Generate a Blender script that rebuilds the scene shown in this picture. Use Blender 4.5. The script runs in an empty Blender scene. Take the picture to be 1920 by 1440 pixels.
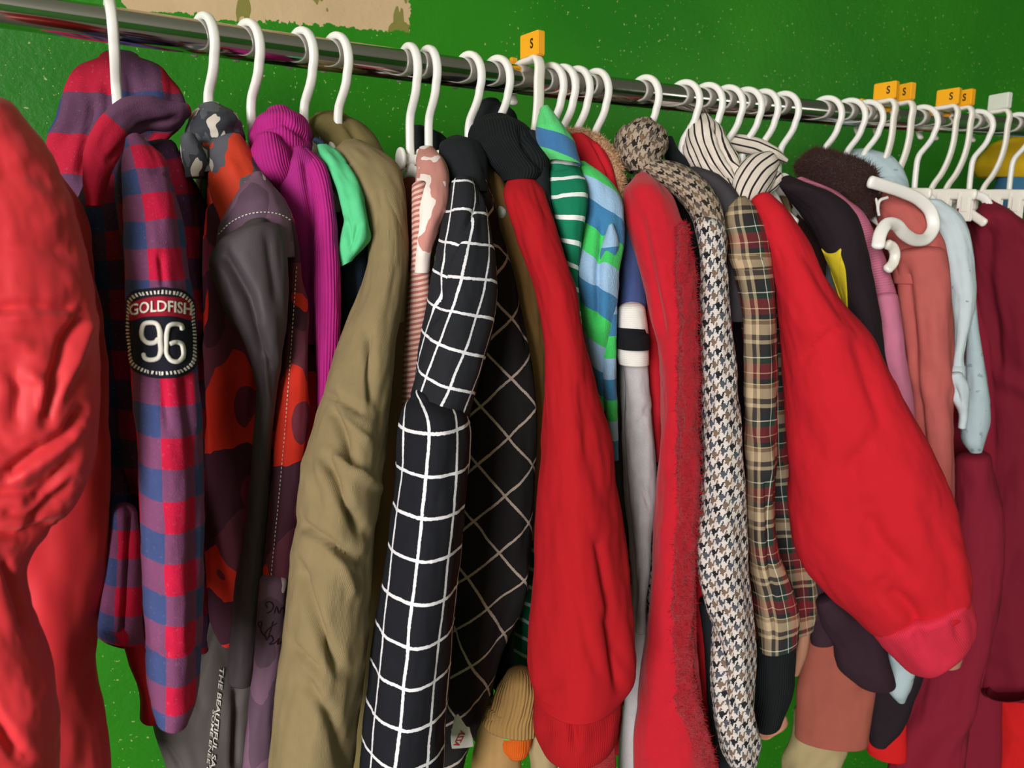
import bpy, bmesh, math, random
import numpy as np
from mathutils import Vector
from mathutils.bvhtree import BVHTree

# ------------------------------------------------------------------ camera, light, exposure
S = bpy.context.scene
COL = S.collection
F_PX = 1423.0
YAW, PITCH = math.radians(25.5), math.radians(9.9)
CAM = np.array([0.0, 0.0, 1.40])
cd = bpy.data.cameras.new('camera'); cam = bpy.data.objects.new('camera', cd); COL.objects.link(cam)
cam.location = CAM; cam.rotation_euler = (math.pi/2 - PITCH, 0, -YAW)
cd.sensor_width = 36; cd.lens = F_PX/1920*36; cd.clip_start = 0.02
cd.dof.use_dof = True; cd.dof.focus_distance = 0.70; cd.dof.aperture_fstop = 9.0
S.camera = cam
S.view_settings.view_transform = 'Standard'; S.view_settings.look = 'None'
S.view_settings.gamma = 1; S.view_settings.use_curve_mapping = False
S.view_settings.exposure = -0.22

W = bpy.data.worlds.new('room_light'); S.world = W; W.use_nodes = True
W.node_tree.nodes['Background'].inputs[0].default_value = (1.0, 0.96, 0.90, 1)
W.node_tree.nodes['Background'].inputs[1].default_value = 0.06

def area(name, loc, target, size, size_y, power, color):
    l = bpy.data.lights.new(name, 'AREA'); l.shape = 'RECTANGLE'; l.size = size; l.size_y = size_y
    l.energy = power; l.color = color
    o = bpy.data.objects.new(name, l); COL.objects.link(o); o.location = loc
    o.rotation_euler = (Vector(target)-Vector(loc)).to_track_quat('-Z', 'Y').to_euler()
    return o
area('doorway_daylight', (-2.75, -2.45, 1.75), (0.5, 0.7, 1.25), 1.4, 1.9, 262, (1.0, 0.965, 0.955))
area('far_fill_light', (3.4, -2.4, 2.1), (1.2, 0.9, 1.4), 1.0, 0.8, 7, (1.0, 0.95, 0.88))  # added dim fill for the far end, not a known window

# ------------------------------------------------------------------ geometry of the view used to read sizes off the photo
_ca, _sa, _cp, _sp = math.cos(YAW), math.sin(YAW), math.cos(PITCH), math.sin(PITCH)
RV = np.array([_ca, -_sa, 0.0]); FV = np.array([_sa*_cp, _ca*_cp, -_sp]); UV_ = np.array([_sa*_sp, _ca*_sp, _cp])
def ray(px, py):
    px = np.asarray(px, float)[..., None]; py = np.asarray(py, float)[..., None]
    return FV + (px-960)/F_PX*RV - (py-720)/F_PX*UV_
def at(px, py, Y):
    d = ray(px, py); return CAM + d*(np.asarray(Y, float)[..., None]/d[..., 1:2])
def proj(P):
    q = P - CAM; z = q@FV
    return 960 + F_PX*(q@RV)/z, 720 - F_PX*(q@UV_)/z

ROD_Y, ROD_R = 0.76, 0.0145
_rp = at(np.array([200, 420, 650, 973, 1160, 1500, 1900]), np.array([43, 78, 110, 149, 173, 205, 238]), ROD_Y)
_rc = np.polyfit(_rp[:, 0], _rp[:, 2], 2)
def rod_z(x): return np.polyval(_rc, x)
def rod_x(px):                         # where along the rail a hook with its top at that image column sits
    x = at(px, 100, ROD_Y)[0]
    for _ in range(6):
        p, _q = proj(np.array([x, ROD_Y, rod_z(x)+ROD_R])); x += (px-p)*ROD_Y/F_PX*0.9
    return float(x)

# ------------------------------------------------------------------ objects
def link(o, parent=None):
    COL.objects.link(o)
    if parent is not None: o.parent = parent
    return o
def thing(name, label, cat, loc=(0, 0, 0), group=None):
    o = bpy.data.objects.new(name, None); o.empty_display_size = 0.02; COL.objects.link(o)
    o.location = loc; o['label'] = label; o['category'] = cat
    if group: o['group'] = group
    return o
def mesh_obj(name, V, Fc, mat, parent=None, uv=None, smooth=True, label=None):
    """V world coordinates; Fc list of faces."""
    V = np.asarray(V, float)
    if parent is not None:
        V = V - np.array(parent.location)
        if parent.parent is not None: V = V - np.array(parent.parent.location)
    me = bpy.data.meshes.new(name)
    me.from_pydata(V.tolist(), [], [list(map(int, f)) for f in Fc])
    if uv is not None:
        lay = me.uv_layers.new(name='UVMap')
        li = np.empty(len(me.loops), int); me.loops.foreach_get('vertex_index', li)
        if isinstance(uv, tuple): arr = uv[0](li, me)
        else: arr = np.asarray(uv)[li]
        lay.data.foreach_set('uv', np.asarray(arr, np.float32).ravel())
    if smooth: me.polygons.foreach_set('use_smooth', [True]*len(me.polygons))
    me.materials.append(mat); me.update()
    o = bpy.data.objects.new(name, me); link(o, parent)
    if label: o['label'] = label
    return o
def fix_normals(o):
    bm = bmesh.new(); bm.from_mesh(o.data); bmesh.ops.recalc_face_normals(bm, faces=bm.faces[:]); bm.to_mesh(o.data); bm.free()

def _hash(ix, iy, s):
    n = (ix.astype(np.int64)*374761393 + iy.astype(np.int64)*668265263 + int(s)*982451653) & 0x7fffffff
    n = ((n ^ (n >> 13))*1274126177) & 0x7fffffff
    return ((n ^ (n >> 16)) & 0xffff)/65535.0
def vn(x, y, s=0):                    # value noise, 0..1
    x0 = np.floor(x); y0 = np.floor(y); fx = x-x0; fy = y-y0
    fx = fx*fx*fx*(fx*(fx*6-15)+10); fy = fy*fy*fy*(fy*(fy*6-15)+10)
    a = _hash(x0, y0, s); b = _hash(x0+1, y0, s); c = _hash(x0, y0+1, s); d = _hash(x0+1, y0+1, s)
    return (a*(1-fx)+b*fx)*(1-fy) + (c*(1-fx)+d*fx)*fy
def fbm(x, y, s=0, o=3):
    r = 0; a = .5; t = 0
    for k in range(o): r = r + a*vn(x, y, s+k*17); t += a; x = x*2.03; y = y*2.03; a *= .5
    return r/t
def catmull(P, n):
    P = np.asarray(P, float); m = len(P)
    if m < 3: t = np.linspace(0, 1, n)[:, None]; return P[0]*(1-t)+P[-1]*t
    seg = np.sqrt(((P[1:]-P[:-1])**2).sum(1))+1e-6; cum = np.concatenate([[0], np.cumsum(seg)])
    T = np.linspace(0, cum[-1], n); T[-1] -= 1e-9
    # monotone-ish tangents
    tan = np.zeros_like(P)
    sl = (P[1:]-P[:-1])/seg[:, None]
    tan[1:-1] = (sl[:-1]*seg[1:, None]+sl[1:]*seg[:-1, None])/(seg[1:]+seg[:-1])[:, None]
    tan[0] = sl[0]; tan[-1] = sl[-1]
    i = np.clip(np.searchsorted(cum, T, 'right')-1, 0, m-2); h = seg[i][:, None]; t = ((T-cum[i])/seg[i])[:, None]
    return ((2*t**3-3*t**2+1)*P[i]+(t**3-2*t**2+t)*h*tan[i]+(-2*t**3+3*t**2)*P[i+1]+(t**3-t**2)*h*tan[i+1])

PIECES = {}
def piece(name, parent, rows, y, mat, d=None, df=None, db=None, amp=0.003, seed=1, creases=(), folds=(0.03, 0.0),
          noise=(0.02, 0.10), ridged=0.0, n=64, step=0.0045, top='dome', bottom='hem', fuzz=0.0, label=None, sq=0.95, shear=0.0, skew=0.0, fine=0.0011):
    """A hollow piece of cloth lofted between its two edges read off the photo, row by row from top to bottom."""
    rows = np.asarray(rows, float)
    ys = np.asarray(y, float) if not np.isscalar(y) else np.array([y, y], float)
    if len(ys) != len(rows): ys = np.interp(np.linspace(0, 1, len(rows)), np.linspace(0, 1, len(ys)), ys)
    R5 = np.concatenate([rows, ys[:, None]*1423/0.7*0.3], 1)
    cpx = (rows[:, :2]+rows[:, 2:])/2
    length = np.sqrt(((cpx[1:]-cpx[:-1])**2).sum(1)).sum()*ys.mean()/F_PX
    N = max(8, int(length/step))
    R5 = catmull(R5, N); ys = R5[:, 4]/(1423/0.7*0.3)
    cx, cy = (R5[:, 0]+R5[:, 2])/2, (R5[:, 1]+R5[:, 3])/2
    C = at(cx, cy, ys)
    nh = ray(cx.mean(), cy.mean()).reshape(3).copy(); nh[2] = 0; nh /= np.linalg.norm(nh)
    if skew:
        c_, s_ = math.cos(skew), math.sin(skew); nh = np.array([nh[0]*c_-nh[1]*s_, nh[0]*s_+nh[1]*c_, 0])
    def onp(px, py):
        r = ray(px, py); t = ((C-CAM)@nh)/(r@nh); return CAM + r*t[:, None]
    L = onp(R5[:, 0], R5[:, 1]); Rr = onp(R5[:, 2], R5[:, 3]); M = (L+Rr)/2; U = (Rr-L)/2
    hw = np.linalg.norm(U, axis=1)
    if df is None: df = d if d is not None else None
    if db is None: db = d if d is not None else None
    DF = np.minimum(0.7*hw, 0.03) if df is None else np.minimum(df, hw*1.3+0.002)
    DB = np.minimum(0.8*hw, 0.04) if db is None else np.minimum(db, hw*1.5+0.002)
    t = np.arange(n)/n; ph = math.pi/2 + 2*math.pi*t
    cs, sn = np.cos(ph), np.sin(ph)
    csn = np.sign(cs)*np.abs(cs)**sq; snn = np.sign(sn)*np.abs(sn)**sq
    D = np.where(sn[None] > 0, DB[:, None], DF[:, None])
    V = M[:, None] + csn[None, :, None]*U[:, None] + (snn[None, :]*D)[..., None]*nh
    # cloth coordinates in metres
    dv = np.linalg.norm(M[1:]-M[:-1], axis=1); v = np.concatenate([[0], np.cumsum(dv)])
    du = np.linalg.norm(np.roll(V, -1, 1)-V, axis=2); cu = np.concatenate([np.zeros((N, 1)), np.cumsum(du, 1)], 1)
    u = cu - cu[:, n//2:n//2+1]              # (N, n+1)
    vv = np.repeat(v[:, None], n+1, 1)
    # displacement
    gu = u[:, :n]; gv = vv[:, :n]
    fr = 0.5-0.5*sn[None]                      # 1 front, 0 back
    win = np.clip(fr*2.2, 0, 1)
    endw = np.clip(np.minimum(v, v[-1]-v)/0.02, 0.15, 1)[:, None]
    nx, ny = noise
    a1 = fbm(gu/nx + 7.3*seed + shear*gv/nx, gv/ny + 3.1*seed, seed, 4)-.5
    disp = amp*2*a1
    if folds[1]: disp = disp + folds[1]*np.sin(2*np.pi*(gu/folds[0] + 0.8*(vn(gv/0.12, gv*0+seed, seed)-.5)*2 + seed*.37))*(0.35+0.65*vn(gu/0.05, gv/0.18, seed+5))
    if ridged:
        r = fbm((gu*0.55+gv*0.8)/0.030+seed, (gv*0.5-gu*0.9)/0.075+seed, seed+9, 3); r = 1-np.abs(2*r-1)*2.2
        disp = disp + ridged*np.clip(r, -0.3, 1)
    disp = disp + fine*(fbm(gu/.011+shear*3+seed, gv/.026, seed+31, 3)-.5)*2
    if fuzz: disp = disp + fuzz*(np.random.RandomState(seed).rand(N, n)-.5)*2
    disp = disp*win*endw
    if creases:
        px, py = proj(V.reshape(-1, 3)); px = px.reshape(N, n); py = py.reshape(N, n)
        for pts, w, dep in creases:
            pts = np.asarray(pts, float); best = np.full((N, n), 1e9)
            for a, b in zip(pts[:-1], pts[1:]):
                ab = b-a; s = np.clip(((px-a[0])*ab[0]+(py-a[1])*ab[1])/(ab@ab), 0, 1)
                best = np.minimum(best, np.hypot(px-a[0]-s*ab[0], py-a[1]-s*ab[1]))
            ends = np.clip(np.minimum(np.hypot(px-pts[0][0], py-pts[0][1]), np.hypot(px-pts[-1][0], py-pts[-1][1]))/(2.0*w)+0.25, 0, 1)
            disp = disp - dep*np.exp(-(best/w)**2)*np.clip(fr*2-0.6, 0, 1)*ends
    dU = np.roll(V, -1, 1)-np.roll(V, 1, 1); dV = np.gradient(V, axis=0)
    NN = np.cross(dU, dV); NN /= (np.linalg.norm(NN, axis=2, keepdims=True)+1e-12)
    sg = np.sign((NN*(V-M[:, None])).sum(2, keepdims=True)); sg[sg == 0] = 1
    V = V + NN*sg*disp[..., None]
    rings = [V[i] for i in range(N)]; rv = list(v); ru = [u[i] for i in range(N)]
    # top
    ax0 = (M[0]-M[1]); ax0 /= np.linalg.norm(ax0)+1e-9
    ax1 = (M[-1]-M[-2]); ax1 /= np.linalg.norm(ax1)+1e-9
    pre = []; c0 = rings[0].mean(0); e0 = min(hw[0]*0.6, 0.012)
    if top == 'dome':
        for k in (1, 2, 3, 4):
            a = k/4*math.pi/2*0.96; pre.append(((c0+(rings[0]-c0)*math.cos(a))+ax0*e0*math.sin(a), v[0]-e0*math.sin(a), ru[0]*math.cos(a)))
    elif top == 'hem':
        for k, (sc, dn) in enumerate(((0.985, 0.0008), (0.95, 0.0), (0.90, -0.02), (0.5, -0.022))):
            pre.append((c0+(rings[0]-c0)*sc+ax0*dn, v[0], ru[0]))
    post = []; c1 = rings[-1].mean(0)
    if bottom == 'hem':
        for sc, dn in ((0.99, 0.001), (0.94, 0.0), (0.9, -0.012), (0.85, -0.02), (0.3, -0.022)):
            post.append((c1+(rings[-1]-c1)*sc+ax1*dn, v[-1], ru[-1]))
    else:
        e1 = min(hw[-1]*0.6, 0.012)
        for k in (1, 2, 3, 4):
            a = k/4*math.pi/2*0.96; post.append(((c1+(rings[-1]-c1)*math.cos(a))+ax1*e1*math.sin(a), v[-1]+e1*math.sin(a), ru[-1]*math.cos(a)))
    pre = pre[::-1]
    rings = [p[0] for p in pre]+rings+[p[0] for p in post]
    rv = [p[1] for p in pre]+rv+[p[1] for p in post]; ru = [p[2] for p in pre]+ru+[p[2] for p in post]
    K = len(rings); VV = np.concatenate(rings); ru = np.array(ru); rv = np.array(rv)
    i = np.arange(K-1)[:, None]; j = np.arange(n)[None]; j2 = (j+1) % n
    quads = np.stack(np.broadcast_arrays(i*n+j, i*n+j2, (i+1)*n+j2, (i+1)*n+j), -1).reshape(-1, 4)
    fl = quads.tolist()+[list(range(n-1, -1, -1))]+[list(range((K-1)*n, K*n))]
    uvq = np.stack([np.stack([ru[:-1, :n], ru[:-1, 1:], ru[1:, 1:], ru[1:, :n]], -1),
                    np.stack(np.broadcast_arrays(rv[:-1, None], rv[:-1, None], rv[1:, None], rv[1:, None]), -1)*np.ones((1, n, 1))], -1).reshape(-1, 2)
    uvall = np.concatenate([uvq, np.zeros((2*n, 2))])
    o = mesh_obj(name, VV, fl, mat, parent, uv=(lambda li, me: uvall,), label=label)
    tris = []
    PIECES[o.name] = BVHTree.FromPolygons([Vector(p) for p in VV], fl[:-2])
    return o

def band(pts, w):
    """rows across a path given by its centre points and widths (pixels)"""
    P = np.asarray(pts, float); w = np.asarray(w, float) if not np.isscalar(w) else np.full(len(P), w, float)
    T = np.gradient(P, axis=0); T /= np.linalg.norm(T, axis=1, keepdims=True)
    Nn = np.stack([T[:, 1], -T[:, 0]], 1)      # to the right of travel-down is +x
    A = P - Nn*w[:, None]/2; B = P + Nn*w[:, None]/2
    return np.concatenate([A, B], 1)

def body(parent, hook_px, hem_py, mat, ht=0.012, y0=0.63, y1=0.90, drop=0.105, name='torso', seed=3, neck=0.045, dx=0.0, amp=0.003, lean=0.0, label=None):
    """front and back panels of a garment hanging square to the rail"""
    x = rod_x(hook_px)+dx; zt = float(rod_z(x))+ROD_R-drop
    zh = float(at(hook_px+40, hem_py, 0.66)[2])
    n = 48; ph = math.pi/2+2*math.pi*np.arange(n)/n
    L = zt-zh; N = max(10, int(L/0.010)); rings = []; uu = []; vvv = []
    yc = (y0+y1)/2; hy = (y1-y0)/2
    for k in range(N):
        s = k/(N-1)*L
        w = min(1, s/0.055)
        half = neck+(hy-neck)*math.sin(w*math.pi/2)**0.8
        th = ht*(0.35+0.65*min(1, s/0.05))*(1+0.35*s/L)
        a = np.cos(ph)*th; b = np.sign(np.sin(ph))*np.abs(np.sin(ph))**0.7*half
        gu = b/0.03; nz = (fbm(gu+seed*3.3, np.full(n, s/0.12), seed, 3)-.5)*2*amp
        rings.append(np.stack([x+a+nz*np.sign(np.cos(ph))+lean*s, yc+b, np.full(n, zt-s)], 1))
        uu.append(b); vvv.append(np.full(n, s))
    V = np.concatenate(rings); uv = np.stack([np.concatenate(uu), np.concatenate(vvv)], 1)
    i = np.arange(N-1)[:, None]; j = np.arange(n)[None]; j2 = (j+1) % n
    q = np.stack(np.broadcast_arrays(i*n+j, i*n+j2, (i+1)*n+j2, (i+1)*n+j), -1).reshape(-1, 4).tolist()
    q += [list(range(n-1, -1, -1)), list(range((N-1)*n, N*n))]
    return mesh_obj(name, V, q, mat, parent, uv=uv, label=label)

def tube_path(name, P, mat, parent, rx, rz, side=(1, 0, 0), n=14, ends=True, sub=None, label=None, ex=.75):
    """sweep an oval section (rx along `side`, rz across) along world points P"""
    P = catmull(P, sub) if sub else np.asarray(P, float)
    rx = np.full(len(P), rx) if np.isscalar(rx) else np.interp(np.linspace(0, 1, len(P)), np.linspace(0, 1, len(rx)), rx)
    rz = np.full(len(P), rz) if np.isscalar(rz) else np.interp(np.linspace(0, 1, len(P)), np.linspace(0, 1, len(rz)), rz)
    T = np.gradient(P, axis=0); T /= np.linalg.norm(T, axis=1, keepdims=True)
    sd = np.asarray(side, float); sd = sd/np.linalg.norm(sd)
    A = sd - T*(T@sd)[:, None]; A /= np.linalg.norm(A, axis=1, keepdims=True); B = np.cross(T, A)
    ph = 2*math.pi*np.arange(n)/n; c = np.sign(np.cos(ph))*np.abs(np.cos(ph))**ex; s = np.sign(np.sin(ph))*np.abs(np.sin(ph))**ex
    rings = []
    def ring(i, k=1.0, off=0.0): return P[i]+T[i]*off+(c[:, None]*A[i]*rx[i]+s[:, None]*B[i]*rz[i])*k
    e = min(rx[0], rz[0])
    if ends: rings += [ring(0, .35, -e*.8), ring(0, .75, -e*.5)]
    rings += [ring(i) for i in range(len(P))]
    if ends: rings += [ring(len(P)-1, .75, e*.5), ring(len(P)-1, .35, e*.8)]
    K = len(rings); V = np.concatenate(rings)
    i = np.arange(K-1)[:, None]; j = np.arange(n)[None]; j2 = (j+1) % n
    q = np.stack(np.broadcast_arrays(i*n+j, i*n+j2, (i+1)*n+j2, (i+1)*n+j), -1).reshape(-1, 4).tolist()
    q += [list(range(n-1, -1, -1)), list(range((K-1)*n, K*n))]
    if name is None: return V, q
    return mesh_obj(name, V, q, mat, parent, label=label)

def join_parts(parts):
    V = []; Fc = []; o = 0
    for v, f in parts:
        V.append(np.asarray(v)); Fc += [[a+o for a in x] for x in f]; o += len(v)
    return np.concatenate(V), Fc
def boxm(c, h, bev=0.0):
    c = np.array(c, float); h = np.array(h, float)
    bm = bmesh.new(); bmesh.ops.create_cube(bm, size=2)
    for v in bm.verts: v.co = Vector((v.co[0]*h[0], v.co[1]*h[1], v.co[2]*h[2]))
    if bev: bmesh.ops.bevel(bm, geom=bm.edges[:], offset=bev, segments=2, affect='EDGES')
    bm.verts.index_update()
    V = np.array([v.co[:] for v in bm.verts])+c; Fc = [[v.index for v in f.verts] for f in bm.faces]; bm.free()
    return V, Fc
def cyl(c, axis, r, h, n=24, bev=0.25):
    """squat disc with rounded rim"""
    axis = np.array(axis, float)/np.linalg.norm(axis); t = np.cross(axis, [0.3, 0.5, 0.8]); t /= np.linalg.norm(t); b = np.cross(axis, t)
    ph = 2*math.pi*np.arange(n)/n; rings = []
    for rr, hh in ((r*.8, -h), (r*.96, -h*.75), (r, -h*.3), (r, h*.3), (r*.96, h*.75), (r*.8, h)):
        rings.append(np.array(c)+axis*hh+rr*(np.cos(ph)[:, None]*t+np.sin(ph)[:, None]*b))
    V = np.concatenate(rings); q = []
    for i in range(5):
        for j in range(n): q.append([i*n+j, i*n+(j+1) % n, (i+1)*n+(j+1) % n, (i+1)*n+j])
    q += [list(range(n-1, -1, -1)), list(range(5*n, 6*n))]
    return V, q

# decals sewn or printed on a piece of cloth: flat shapes in photo pixels laid on the cloth surface
def lay_on(target, px, py, off):
    bv = PIECES[target.name]; out = np.zeros((len(px), 3)); d = ray(px, py); nh = None; last = None
    for k in range(len(px)):
        dd = Vector(d[k]).normalized(); loc, nor, idx, dist = bv.ray_cast(Vector(CAM), dd)
        if loc is None:
            loc = last if last is not None else Vector(at(px[k], py[k], 0.6)); nor = -dd
        if nor.dot(dd) > 0: nor = -nor
        last = loc; nor = (nor*0.5-dd).normalized()
        out[k] = np.array(loc)+np.array(nor)*off[k]
    return out
def text_decal(name, s, target, parent, origin, right, up, mat, lift=0.0008, thick=0.0006, bold=0.0, spacing=1.0, warp=None, label=None, shear=0.0):
    cu = bpy.data.curves.new(name, 'FONT'); cu.body = s; cu.size = 1; cu.offset = bold; cu.extrude = 0.05; cu.align_x = 'LEFT'; cu.space_character = spacing; cu.resolution_u = 3; cu.shear = shear
    tmp = bpy.data.objects.new(name+'_curve', cu); COL.objects.link(tmp)
    dg = bpy.context.evaluated_depsgraph_get(); me = bpy.data.meshes.new_from_object(tmp.evaluated_get(dg))
    bpy.data.objects.remove(tmp); bpy.data.curves.remove(cu)
    bm = bmesh.new(); bm.from_mesh(me)
    for _ in range(2):
        lg = [e for e in bm.edges if e.calc_length() > 0.22]
        if lg: bmesh.ops.subdivide_edges(bm, edges=lg, cuts=1, use_grid_fill=False)
        bmesh.ops.triangulate(bm, faces=bm.faces[:])
    bm.verts.index_update()
    V = np.array([v.co[:] for v in bm.verts]); Fc = [[v.index for v in f.verts] for f in bm.faces]; bm.free(); bpy.data.meshes.remove(me)
    wtot = V[:, 0].max()-V[:, 0].min(); x = (V[:, 0]-V[:, 0].min())/wtot; y = V[:, 1]/0.72
    px = origin[0]+right[0]*x+up[0]*y; py = origin[1]+right[1]*x+up[1]*y
    if warp: px, py = warp(px, py, x, y)
    W3 = lay_on(target, px, py, lift+np.where(V[:, 2] > 0, thick, 0))
    return mesh_obj(name, W3, Fc, mat, parent, smooth=False, label=label)
def shape_decal(name, outline, target, parent, mat, lift=0.0006, thick=0.0010, label=None, rings=8, n=72):
    P = catmull(list(outline)+[outline[0]], n+1)[:-1]; c = P.mean(0); V = []; off = []
    for k in range(rings+1):
        s = k/rings; V.append(c+(P-c)*s); off.append(np.full(n, lift+thick))
    V.append(c+(P-c)*1.01); off.append(np.full(n, -0.0008))
    V = np.concatenate(V); off = np.concatenate(off)
    W3 = lay_on(target, V[:, 0], V[:, 1], off); q = []
    for i in range(rings+1):
        for j in range(n): q.append([i*n+j, i*n+(j+1) % n, (i+1)*n+(j+1) % n, (i+1)*n+j])
    return mesh_obj(name, W3, q, mat, parent, label=label)

def stroke_decal(name, strokes, width, target, parent, mat, lift=0.001, thick=0.0012, label=None, cap=True):
    """embroidered or inked strokes: raised strips laid along photo-pixel paths on a piece of cloth"""
    parts = []
    for s in strokes:
        P = catmull(s, max(6, int(len(s)*6))); T_ = np.gradient(P, axis=0); T_ /= np.linalg.norm(T_, axis=1, keepdims=True)+1e-9
        Nn = np.stack([-T_[:, 1], T_[:, 0]], 1); w = np.full(len(P), width/2.0)
        if cap: w[0] *= .5; w[-1] *= .5
        cols = []
        for k, h in ((-1, 0), (-.8, .75), (0, 1), (.8, .75), (1, 0)):
            q = P+Nn*(w*k)[:, None]; cols.append(lay_on(target, q[:, 0], q[:, 1], np.full(len(P), lift*(0.3 if h == 0 else 1)+thick*h)))
        V = np.concatenate(cols); n = len(P)
        parts.append((V, [[c*n+i, c*n+i+1, (c+1)*n+i+1, (c+1)*n+i] for c in range(4) for i in range(n-1)]))
    return mesh_obj(name, *join_parts(parts), mat, parent, label=label)

def tufts(name, target_obj, parent, mat, count, length, width, seed=1, bias=(0, 0, -0.3), label=None, cond=None):
    """short fibres standing on a cloth surface; uncountable, one mesh"""
    me = target_obj.data; rs = np.random.RandomState(seed)
    n = len(me.vertices); co = np.empty(n*3); me.vertices.foreach_get('co', co); co = co.reshape(-1, 3)
    no = np.empty(n*3); me.vertices.foreach_get('normal', no); no = no.reshape(-1, 3)
    off = np.array(target_obj.parent.location)
    po = [p.vertices[:] for p in me.polygons if len(p.vertices) == 4]
    cen = co[np.array([list(p) for p in po])].mean(1)+off; sg = 1
    ctr = cen.mean(0)
    nn = no[np.array([p[0] for p in po])]
    if ((cen-ctr)*nn).sum() < 0: nn = -nn
    ok = np.arange(len(po))
    if cond is not None: ok = ok[cond(cen)]
    idx = rs.choice(ok, count); P = co[np.array([list(p) for p in po])][idx]; w = rs.dirichlet((1, 1, 1, 1), count)
    base = (P*w[..., None]).sum(1)+off; nr = nn[idx]+rs.normal(0, .45, (count, 3))+np.array(bias); nr /= np.linalg.norm(nr, axis=1, keepdims=True)
    t = np.cross(nr, rs.normal(0, 1, (count, 3))); t /= np.linalg.norm(t, axis=1, keepdims=True)
    ln = length*(0.5+rs.rand(count, 1)); cv = rs.normal(0, .35, (count, 3))*ln
    a = base-t*width; b = base+t*width; m1 = base+nr*ln*.55+t*width*.7; m2 = base+nr*ln*.55-t*width*.7; tip = base+nr*ln+cv
    V = np.stack([a, b, m1, m2, tip], 1).reshape(-1, 3); k = np.arange(count)*5
    Fc = np.concatenate([np.stack([k, k+1, k+2, k+3], 1)]).tolist()+np.stack([k+3, k+2, k+4], 1).tolist()
    o = mesh_obj(name, V, Fc, mat, parent, label=label); o['kind'] = 'stuff'
    return o
# ------------------------------------------------------------------ materials
def lin(c):
    if isinstance(c, str): c = tuple(int(c[i:i+2], 16) for i in (0, 2, 4))
    return tuple(((v/255)/12.92 if v/255 <= .04045 else ((v/255+.055)/1.055)**2.4) for v in c)+(1.0,)
class T:
    def __init__(s, name):
        s.m = bpy.data.materials.new(name); s.m.use_nodes = True; s.t = s.m.node_tree; s.n = s.t.nodes
        s.b = s.n['Principled BSDF']
    def N(s, ty, **k):
        n = s.n.new(ty)
        for a, b in k.items(): setattr(n, a, b)
        return n
    def L(s, v, sock):
        if isinstance(v, (int, float)): sock.default_value = v
        elif isinstance(v, (tuple, str)) and not hasattr(v, 'is_linked'):
            if isinstance(v, str): v = lin(v)
            sock.default_value = v if sock.type != 'VECTOR' else v[:3]
        else: s.t.links.new(v, sock)
    def uv(s): return s.N('ShaderNodeTexCoord').outputs['UV']
    def ob(s): return s.N('ShaderNodeTexCoord').outputs['Object']
    def geo(s): return s.N('ShaderNodeNewGeometry').outputs['Position']
    def M(s, op, a, b=0.0, c=0.0):
        n = s.N('ShaderNodeMath', operation=op); s.L(a, n.inputs[0]); s.L(b, n.inputs[1]); s.L(c, n.inputs[2]); return n.outputs[0]
    def map(s, v, sc=(1, 1, 1), rot=(0, 0, 0), loc=(0, 0, 0)):
        n = s.N('ShaderNodeMapping'); s.L(v, n.inputs[0]); n.inputs['Scale'].default_value = sc; n.inputs['Rotation'].default_value = rot; n.inputs['Location'].default_value = loc; return n.outputs[0]
    def sep(s, v): n = s.N('ShaderNodeSeparateXYZ'); s.L(v, n.inputs[0]); return n.outputs
    def comb(s, x, y, z=0.0):
        n = s.N('ShaderNodeCombineXYZ'); s.L(x, n.inputs[0]); s.L(y, n.inputs[1]); s.L(z, n.inputs[2]); return n.outputs[0]
    def noise(s, v, sc, det=3.0, rough=.5, dist=0.0, col=False):
        n = s.N('ShaderNodeTexNoise'); s.L(v, n.inputs['Vector']); n.inputs['Scale'].default_value = sc; n.inputs['Detail'].default_value = det
        n.inputs['Roughness'].default_value = rough; n.inputs['Distortion'].default_value = dist; return n.outputs['Color' if col else 'Fac']
    def vor(s, v, sc, feat='F1', out='Distance', rnd=1.0):
        n = s.N('ShaderNodeTexVoronoi', feature=feat); s.L(v, n.inputs['Vector']); n.inputs['Scale'].default_value = sc; n.inputs['Randomness'].default_value = rnd; return n.outputs[out]
    def mix(s, f, a, b, bt='MIX'):
        n = s.N('ShaderNodeMix', data_type='RGBA', blend_type=bt); s.L(f, n.inputs[0]); s.L(a, n.inputs[6]); s.L(b, n.inputs[7]); return n.outputs[2]
    def ramp(s, f, st, interp='CONSTANT'):
        n = s.N('ShaderNodeValToRGB'); s.L(f, n.inputs[0]); r = n.color_ramp; r.interpolation = interp
        while len(r.elements) > 1: r.elements.remove(r.elements[-1])
        r.elements[0].position = st[0][0]; r.elements[0].color = lin(st[0][1]) if isinstance(st[0][1], (str, tuple)) else (st[0][1],)*3+(1,)
        for p, c in st[1:]:
            e = r.elements.new(p); e.color = lin(c) if isinstance(c, (str, tuple)) else (c,)*3+(1,)
        return n.outputs[0]
    def warp(s, v, sc, amt):
        n = s.N('ShaderNodeVectorMath', operation='SUBTRACT'); s.L(s.noise(v, sc, 2, col=True), n.inputs[0]); n.inputs[1].default_value = (.5, .5, .5)
        k = s.N('ShaderNodeVectorMath', operation='SCALE'); s.L(n.outputs[0], k.inputs[0]); k.inputs[3].default_value = amt
        a = s.N('ShaderNodeVectorMath', operation='ADD'); s.L(v, a.inputs[0]); s.L(k.outputs[0], a.inputs[1]); return a.outputs[0]
    def bump(s, h, st, dist=0.001, nrm=None):
        n = s.N('ShaderNodeBump'); s.L(h, n.inputs['Height']); n.inputs['Strength'].default_value = st; n.inputs['Distance'].default_value = dist
        if nrm is not None: s.L(nrm, n.inputs['Normal'])
        return n.outputs[0]
    def set(s, **k):
        for a, v in k.items(): s.L(v, s.b.inputs[a.replace('_', ' ')])
        return s.m
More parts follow.
